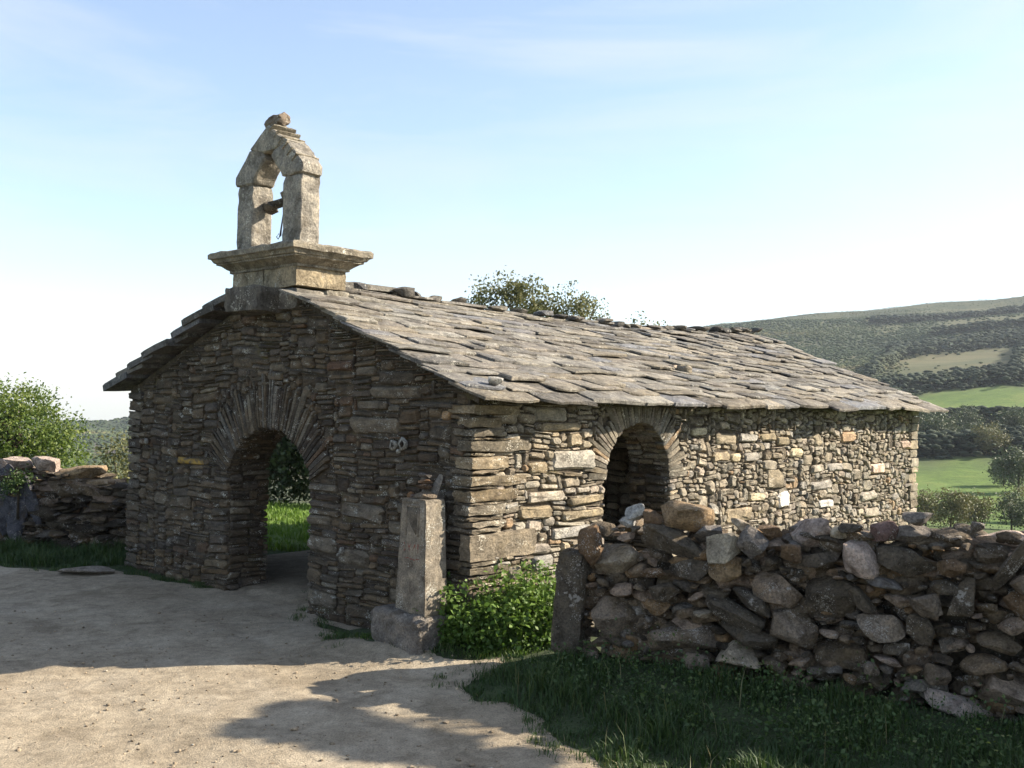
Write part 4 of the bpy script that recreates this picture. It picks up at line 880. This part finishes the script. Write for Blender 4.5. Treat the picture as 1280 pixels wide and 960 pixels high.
# ------------------------------------------------------------------ gravel on the road
def pebbles(n):
    J = Joined(); rr = np.random.default_rng(5)
    while n > 0:
        y = 3.6 + 5.8 * rr.uniform() ** 1.2; x = rr.uniform(-5.2, 1.0)
        if not inside(np.array([x]), np.array([y]), ROAD)[0]: continue
        near_edge = rr.uniform() < .5; s = rr.uniform(.005, .014) * (1.9 if rr.uniform() < .06 else 1)
        V, F = ico(1); P = V * np.array([s, s * rr.uniform(.6, 1), s * rr.uniform(.35, .6)]) * rr.uniform(.75, 1.25, (len(V), 1))
        J.add(P @ rotm('Z', rr.uniform(0, 6)) + np.array([x, y, float(zg(x, y)) + .024]), F, tuple(np.array([.29, .235, .17]) * rr.uniform(.6, 1.2)), rr.uniform()); n -= 1
    return J
tag(pebbles(1500).build('gravel', MAT['pebble'], None, 60), 'loose gravel scattered over the dusty road', 'gravel', kind='stuff')

# ------------------------------------------------------------------ grass and herbs
def blades(P, h, wd, rg, lean=.5):
    n = len(P); a = rg.uniform(0, 6.283, n); s = np.stack([np.cos(a), np.sin(a), np.zeros(n)], 1); d = np.stack([np.cos(a + 1.57 + rg.normal(0, .6, n)), np.sin(a + 1.57 + rg.normal(0, .6, n)), np.zeros(n)], 1)
    ln = np.abs(rg.normal(lean, .25, n))[:, None]; H = np.broadcast_to(h, (n,))[:, None] * rg.uniform(.6, 1.25, n)[:, None]; wv = (np.broadcast_to(wd, (n,)) * rg.uniform(.7, 1.3, n))[:, None]
    upv = np.array([0, 0, 1.0])
    b0 = P - s * wv / 2; b1 = P + s * wv / 2; m = P + upv * H * .6 + d * H * ln * .3; m0 = m - s * wv * .38; m1 = m + s * wv * .38; tp = P + upv * H * (1 - .25 * ln) + d * H * ln
    V = np.stack([b0, b1, m0, m1, tp], 1).reshape(-1, 3); k = np.arange(n)[:, None] * 5
    F = np.concatenate([k + np.array([0, 1, 3]), k + np.array([0, 3, 2]), k + np.array([2, 3, 4])], 0); return V, F
def scatter(poly, n, rg):
    xs = [p[0] for p in poly]; ys = [p[1] for p in poly]; out = np.zeros((0, 2))
    while len(out) < n:
        q = np.stack([rg.uniform(min(xs), max(xs), n * 2), rg.uniform(min(ys), max(ys), n * 2)], 1); out = np.concatenate([out, q[inside(q[:, 0], q[:, 1], poly)]])
    return out[:n]
def with_z(q, dz=-.02): return np.concatenate([q, (zg(q[:, 0], q[:, 1]) + dz)[:, None]], 1)
def patch(name, label, poly, n, h, wd, mat, seed, clump=.5):
    rg = np.random.default_rng(seed); q = scatter(poly, n, rg)
    f = .6 + .4 * np.sin(q[:, 0] * 5.1 + seed) * np.sin(q[:, 1] * 4.3) + clump * .6 * np.sin(q[:, 0] * 13 + 2) * np.sin(q[:, 1] * 11 + seed)
    V, F = blades(with_z(q), h * np.clip(f, .25, 1.5), wd, rg); r = np.clip(rg.uniform(0, 1, n) * .75 + .25 * f - .1, 0, 1)
    return tag(fast(name, V, F, mat, rnd=np.repeat(r, 5)), label, 'grass', kind='stuff')
VERGE = [(-0.24, 7.45), (-0.33, 7.15), (-0.22, 6.88), (0.05, 6.70), (0.26, 6.5), (0.33, 6.15), (0.5, 5.85), (0.8, 5.55), (1.3, 5.1), (2.0, 4.5), (6, 3.0), (6.5, 5.2), (3.2, 6.1), (0.45, 7.5), (0.1, 7.6)]
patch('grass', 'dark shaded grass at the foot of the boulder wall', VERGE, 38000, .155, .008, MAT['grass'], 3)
def herbs(name, label, poly, n, hmax, leaf, per, mat, seed, hfun=None):
    """low leafy weeds: stems with leaves, as one mass"""
    rg = np.random.default_rng(seed); q = scatter(poly, n, rg); base = with_z(q); H = hmax * np.where(rg.uniform(0, 1, n) < .08, 1.25, rg.uniform(.3, 1.0, n))
    if hfun is not None: H = H * hfun(q)
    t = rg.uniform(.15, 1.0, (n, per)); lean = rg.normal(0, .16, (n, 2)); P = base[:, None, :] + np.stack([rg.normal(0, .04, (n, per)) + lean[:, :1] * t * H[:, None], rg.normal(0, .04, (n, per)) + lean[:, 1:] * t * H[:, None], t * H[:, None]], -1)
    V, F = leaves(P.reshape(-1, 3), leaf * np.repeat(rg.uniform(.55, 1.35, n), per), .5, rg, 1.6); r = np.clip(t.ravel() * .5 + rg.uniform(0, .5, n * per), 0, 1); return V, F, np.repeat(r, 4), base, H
V, F, r, b_, h_ = herbs('weeds', '', [(0.0, 7.4), (0.4, 7.45), (1.5, 6.9), (3.4, 5.9), (5.5, 5.0), (5.5, 4.3), (3, 5.0), (1.0, 6.2), (.3, 6.8)], 800, .30, .026, 12, MAT['nettle'], 21)
tag(fast('weeds', V, F, MAT['grass'], rnd=r), 'leafy weeds growing against the boulder wall', 'weeds', kind='stuff')
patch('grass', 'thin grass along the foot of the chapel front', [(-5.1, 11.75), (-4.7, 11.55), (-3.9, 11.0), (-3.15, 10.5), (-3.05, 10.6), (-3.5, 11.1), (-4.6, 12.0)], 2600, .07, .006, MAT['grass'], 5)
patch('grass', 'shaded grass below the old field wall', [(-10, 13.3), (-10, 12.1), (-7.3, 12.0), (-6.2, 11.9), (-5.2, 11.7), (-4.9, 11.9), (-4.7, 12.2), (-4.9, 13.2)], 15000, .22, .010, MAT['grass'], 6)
patch('grass', 'short grass around the granite pillar base', [(-1.55, 8.55), (-1.25, 8.25), (-.7, 7.93), (-.2, 7.76), (.1, 7.78), (.4, 8.0), (.45, 8.5), (-.3, 8.0), (-.9, 8.6)], 5200, .10, .007, MAT['nettle'], 8)
patch('grass', 'small tuft of grass on the dusty road edge', [(-.98, 7.62), (-.72, 7.55), (-.62, 7.72), (-.85, 7.78)], 420, .05, .006, MAT['meadow'], 9)
patch('grass', 'small dark tuft beside the wall shadow on the road', [(-.62, 7.42), (-.38, 7.36), (-.3, 7.55), (-.5, 7.6)], 420, .06, .006, MAT['grass'], 10)
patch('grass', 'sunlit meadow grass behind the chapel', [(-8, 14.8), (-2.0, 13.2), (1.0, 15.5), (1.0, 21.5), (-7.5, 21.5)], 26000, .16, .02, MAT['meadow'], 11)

rg = np.random.default_rng(77); q = []
edge = [p for p in ROAD if p[0] > -8 and 4 < p[1] < 13]
for (x0, y0), (x1, y1) in zip(edge[:-1], edge[1:]):
    m = int(math.hypot(x1 - x0, y1 - y0) * 420); t = rg.uniform(0, 1, m); q.append(np.stack([x0 + (x1 - x0) * t + rg.normal(0, .05, m), y0 + (y1 - y0) * t + rg.normal(0, .05, m)], 1))
q = np.concatenate(q); q = q[(np.sin(q[:, 0] * 7) + np.sin(q[:, 1] * 9 + 1) + rg.normal(0, .5, len(q))) > -.3]; V, F = blades(with_z(q), .07, .007, rg)
tag(fast('grass', V, F, MAT['grass'], rnd=np.repeat(rg.uniform(0, 1, len(q)), 5)), 'ragged short grass along the border of the dusty road', 'grass', kind='stuff')
rg = np.random.default_rng(88); q = scatter(VERGE, 170, rg); V, F = blades(with_z(q), .26, .006, rg, .35)
tag(fast('grass', V, F, MAT['grass'], rnd=np.repeat(rg.uniform(.9, 1, len(q)), 5)), 'dry stalks standing in the dark grass below the boulder wall', 'grass', kind='stuff')
q = []
for k in range(46):
    (x0, y0), (x1, y1) = rng.choice(list(zip(edge[:-1], edge[1:]))); t = U(0, 1); cx, cy = x0 + (x1 - x0) * t - U(0, .28), y0 + (y1 - y0) * t - U(-.1, .16); m = rng.randint(14, 60); q.append(np.stack([cx + rg.normal(0, .035, m), cy + rg.normal(0, .035, m)], 1))
q = np.concatenate(q); V, F = blades(with_z(q, .012), .055, .006, rg)
tag(fast('grass', V, F, MAT['grass'], rnd=np.repeat(rg.uniform(.2, 1, len(q)), 5)), 'small tufts of grass straying onto the dusty road', 'grass', kind='stuff')
# nettle bush between the pillar and the boulder wall
nb = empty('nettle_bush', 'sunlit nettle bush between the granite pillar and the boulder wall', 'bush', (-.1, 8.2, .1))
def hb(q): return np.interp(q[:, 0], [-1.1, -.75, -.45, -.1, .5], [.26, .36, .60, .80, .86])
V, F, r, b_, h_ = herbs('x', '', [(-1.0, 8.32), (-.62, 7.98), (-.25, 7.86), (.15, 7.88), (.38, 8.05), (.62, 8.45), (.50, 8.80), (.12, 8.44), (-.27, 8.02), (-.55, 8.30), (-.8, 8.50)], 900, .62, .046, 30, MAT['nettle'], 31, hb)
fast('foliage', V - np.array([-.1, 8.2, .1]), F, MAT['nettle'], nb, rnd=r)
J = Joined()
for p, h in list(zip(b_, h_))[::3]:
    tv, tf = tube([p, p + np.array([U(-.03, .03), U(-.03, .03), h * .95])], [.004, .002], 4); J.add(np.array([v[:] for v in tv]) - np.array([-.1, 8.2, .1]), tf, (0, 0, 0), 0)
fast('stems', J.v, J.f, MAT['nettle'], nb, rnd=.2)

# ------------------------------------------------------------------ trees near by
def gz(x, y): return float(zg(x, y))
make_tree('broadleaf_tree', 'bushy bright green tree standing beyond the field wall at the far left', 'tree', (-12.0, 24.0, gz(-12.0, 24)), [(0, 0, 1.6, 1.45, 1.3, .95), (-.2, 0, 2.35, 1.0, 1.0, .5), (.85, 0, 1.0, .75, .9, 1.0), (-1.2, 0, 1.5, 1.1, 1.0, 1.2), (-1.9, .2, 1.9, .9, .9, .85)], 720, 30, .15, .085, MAT['leaf_bright'], 1.6, .13, 12, seed=41)
make_tree('shrub', 'small green shrub between the field wall and the chapel corner', 'shrub', (-5.9, 15.0, gz(-5.9, 15.0)), [(0, 0, .95, .42, .35, .50)], 90, 18, .09, .06, MAT['leaf_grey'], .5, .03, 6, seed=42)
make_tree('sparse_tree', 'sparse grey green tree rising behind the chapel ridge', 'tree', (.25, 21.5, gz(.25, 21.5)), [(-.45, 0, 4.72, .6, .6, .80), (.0, 0, 4.82, .45, .6, .72), (-.95, 0, 4.6, .35, .5, .8), (.45, .2, 4.5, .45, .5, .75)], 330, 19, .10, .075, MAT['leaf_grey'], 4.3, .08, 26, seed=43)
make_tree('sparse_tree', 'second sparse tree crown just right of the taller one behind the ridge', 'tree', (1.35, 21.8, gz(1.35, 21.8)), [(-.1, 0, 4.62, .45, .55, .85), (.3, 0, 4.45, .40, .5, .8), (-.45, 0, 4.4, .4, .5, .7)], 230, 18, .09, .075, MAT['leaf_grey'], 4.1, .06, 18, seed=44)
make_tree('sapling', 'wispy sapling tips showing just above the middle of the ridge', 'tree', (2.75, 21.6, gz(2.75, 21.6)), [(0, 0, 4.6, .20, .2, .36), (-.75, 0, 4.6, .15, .2, .25), (.42, 0, 4.45, .18, .2, .25)], 44, 10, .08, .07, MAT['leaf_grey'], 3.6, .03, 6, seed=45)
for i, (x, y, s, lb) in enumerate([(-5.6, 22.6, 1.6, 'dark shrub seen through the left of the chapel doorway'), (-4.4, 23.0, 1.7, 'dark shrub seen through the chapel doorway above the meadow'), (-3.1, 22.4, 1.6, 'dark shrub hidden behind the right of the chapel doorway')]):
    make_tree('shrub', lb, 'shrub', (x, y, gz(x, y)), [(0, 0, 1.05 * s, .95 * s, .8 * s, 1.1 * s)], 420, 22, .17, .11, MAT['leaf_far'], .9, .05, 7, seed=50 + i, group='shrubs behind the chapel')
make_tree('wall_plant', 'small leafy plant growing out of the top of the left field wall', 'plant', (-6.55, 13.15, .70), [(0, 0, .24, .15, .14, .12), (-.12, .0, .12, .12, .12, .14)], 50, 18, .06, .035, MAT['grass'], .2, .015, 4, seed=46)
# the tree by the road that throws its ragged shadow across the foreground
make_tree('roadside_tree', 'roadside tree whose ragged shadow crosses the dusty road', 'tree', (7.0, 7.35, gz(7.0, 7.35)), [(-.8, .10, 4.27, .30, .26, .18), (-.8, -.30, 3.93, .30, .26, .15), (-.8, .42, 4.30, .26, .15, .07), (-.8, -.62, 3.60, .26, .18, .11), (-.78, -.1, 4.11, .28, .22, .13)], 820, 26, .04, .085, MAT['leaf_bright'], 3.3, .06, 12, seed=61)

# ------------------------------------------------------------------ valley trees and the far hillside
def pol(az, r): a = math.radians(az); return r * math.sin(a), r * math.cos(a)
VT = [(22.9, 88, 3.4, 'leaf_yellow', 'yellowing willow nearest the chapel end in the valley'), (24.1, 84, 3.6, 'leaf_yellow', 'wide yellowish tree just above the right end of the boulder wall'), (25.3, 90, 3.5, 'leaf_yellow', 'rounded yellow green tree low in the valley meadow'), (27.0, 92, 3.6, 'leaf_far', 'dark green tree low at the right edge of the valley'),
      (22.7, 190, 8.2, 'leaf_far', 'tall dark tree rising directly beside the chapel eave'), (23.5, 196, 6.4, 'leaf_far', 'dark rounded tree second from the chapel eave'), (24.8, 214, 6.2, 'leaf_far', 'lone round tree standing out against the upper bright meadow'), (25.2, 192, 5.0, 'leaf_far', 'low dark tree right of the lone round one'), (26.0, 182, 6.2, 'leaf_yellow', 'olive green tree between the two meadows'),
      (27.3, 142, 6.6, 'leaf_far', 'big dark tree at the right edge below the upper meadow'), (27.0, 205, 6.6, 'leaf_far', 'dark tree at the right edge of the upper meadow'), (28.2, 200, 6.0, 'leaf_far', 'dark tree on the far right of the hedgerow'), (26.6, 150, 4.6, 'leaf_far', 'spreading dark tree casting shade over the lower meadow'), (27.6, 112, 4.2, 'leaf_yellow', 'yellowish tree at the lower right of the valley'), (24.3, 186, 4.0, 'leaf_far', 'small dark bush in the middle of the hedgerow'), (21.6, 192, 8.0, 'leaf_far', 'dark tree mostly hidden by the chapel end wall')]
for i, (az, r, hh, mk, lb) in enumerate(VT):
    x, y = pol(az, r); rg = random.Random(100 + i); e = [(0, 0, hh * .46, hh * .46, hh * .42, hh * .46)] + [(rg.uniform(-.32, .32) * hh, rg.uniform(-.25, .25) * hh, hh * rg.uniform(.3, .6), hh * .22, hh * .22, hh * .25) for _ in range(4)]
    make_tree('valley_tree', lb, 'tree', (x, y, gz(x, y)), e, 300, 12, hh * .055, hh * .05, MAT[mk], hh * .45, hh * .022, 4, group='trees of the valley hedgerows', seed=200 + i)

def blob_field(n, fn, size, mat, name, label, seed, sub=1, tall=0.0):
    """scrub and hedges far off: rough little bushes, one mass"""
    rg = np.random.default_rng(seed); V0, F0 = ico(sub); V0 = V0.copy(); F0 = np.array(F0); out = []; k = 0
    az, r = fn(n, rg); a = np.radians(az); x, y = r * np.sin(a), r * np.cos(a); z = zg(x, y); n = len(x); z = z + rg.uniform(0, tall, n) ** 1.3
    s = size(az, r, rg); P = V0[None] * rg.uniform(.6, 1.25, (n, len(V0), 1)) * s[:, None, None] * np.array([1.2, 1.2, .55]); P = P + np.stack([x, y, z + s * .25], -1)[:, None, :]
    F = (F0[None] + (np.arange(n) * len(V0))[:, None, None]).reshape(-1, 3)
    rn = np.clip(rg.uniform(0, 1, n) * .22 + .39 * (np.sin(x * .03 + np.sin(y * .021)) * np.sin(y * .027 + 1) + 1) + .12 * np.sin(x * .11 + y * .07), 0, 1)
    return tag(fast(name, P.reshape(-1, 3), F, mat, rnd=np.repeat(rn, len(V0))), label, 'scrub', kind='stuff')
def hill_fn(n, rg):
    az = rg.uniform(8, 33, n * 4); r = np.exp(rg.uniform(np.log(190), np.log(835), n * 4)); c = cover(az, r)
    p = (1 - c[:, 0]) * (1 - c[:, 1] * .997); q = np.sin(az * 1.7 + r * .012) * np.sin(r * .031 + az) * .5 + .5
    p *= .5 + .5 * q; keep = (rg.uniform(0, 1, len(az)) < p) & (c[:, 0] < .25); return az[keep][:n], r[keep][:n]
blob_field(46000, hill_fn, lambda az, r, rg: rg.uniform(.35, .95, len(r)) * np.where(r > 720, .45, .45 + r / 900), MAT['scrub'], 'hillside_scrub', 'dark scrub covering the hillside across the valley', 71)
def hedge_fn(n, rg):
    lines = [((20, 305), (33, 318), 14), ((21, 465), (33, 515), 26), ((22.5, 228), (33, 222), 3), ((27, 300), (27.6, 470), 6), ((20, 180), (29, 192), 7), ((23.2, 545), (33, 560), 9), ((20, 640), (33, 700), 16), ((20, 350), (21.6, 460), 14)]
    A, R = [], []
    wts = [2.2, 3.4, .9, .6, 1.2, 1.4, 1.6, 1.6]
    for (p, q, sd), wt in zip(lines, wts):
        m = int(n * wt / sum(wts)); t = rg.uniform(0, 1, m); A.append(p[0] + (q[0] - p[0]) * t + rg.normal(0, .10, m)); R.append(p[1] + (q[1] - p[1]) * t + rg.normal(0, sd * .5, m))
    return np.concatenate(A), np.concatenate(R)
blob_field(17000, hedge_fn, lambda az, r, rg: rg.uniform(.35, .95, len(r)) * (.6 + r / 550), MAT['hedge'], 'hedgerows', 'dark hedgerows and woods between the far fields', 72, tall=2.6)
def left_fn(n, rg):
    az = rg.uniform(-34, -14, n); r = np.exp(rg.uniform(np.log(220), np.log(815), n)); return az, r
blob_field(15000, left_fn, lambda az, r, rg: rg.uniform(.4, 1.0, len(r)) * (.5 + r / 700), MAT['scrub'], 'hillside_scrub', 'scrub on the low far ridge behind the field wall', 73)

# ------------------------------------------------------------------ air over the valley
bm = bmesh.new(); bmesh.ops.create_cube(bm, size=1.0); me = bpy.data.meshes.new('haze'); bm.to_mesh(me); bm.free()
hz = bpy.data.objects.new('haze', me); COL.objects.link(hz); hz.scale = (9200, 9200, 620); hz.location = (0, 0, -310 + 125)
hm = bpy.data.materials.new('valley_haze'); hm.use_nodes = True; hm.node_tree.nodes.clear()
vo = N(hm.node_tree, 'ShaderNodeVolumePrincipled'); vo.inputs['Color'].default_value = (0.80, 0.88, 1.0, 1); vo.inputs['Density'].default_value = 0.00015; vo.inputs['Anisotropy'].default_value = 0.2
ho = N(hm.node_tree, 'ShaderNodeOutputMaterial'); hm.node_tree.links.new(vo.outputs[0], ho.inputs['Volume']); me.materials.append(hm)
tag(hz, 'thin blue haze in the air over the valley', 'haze', kind='stuff')
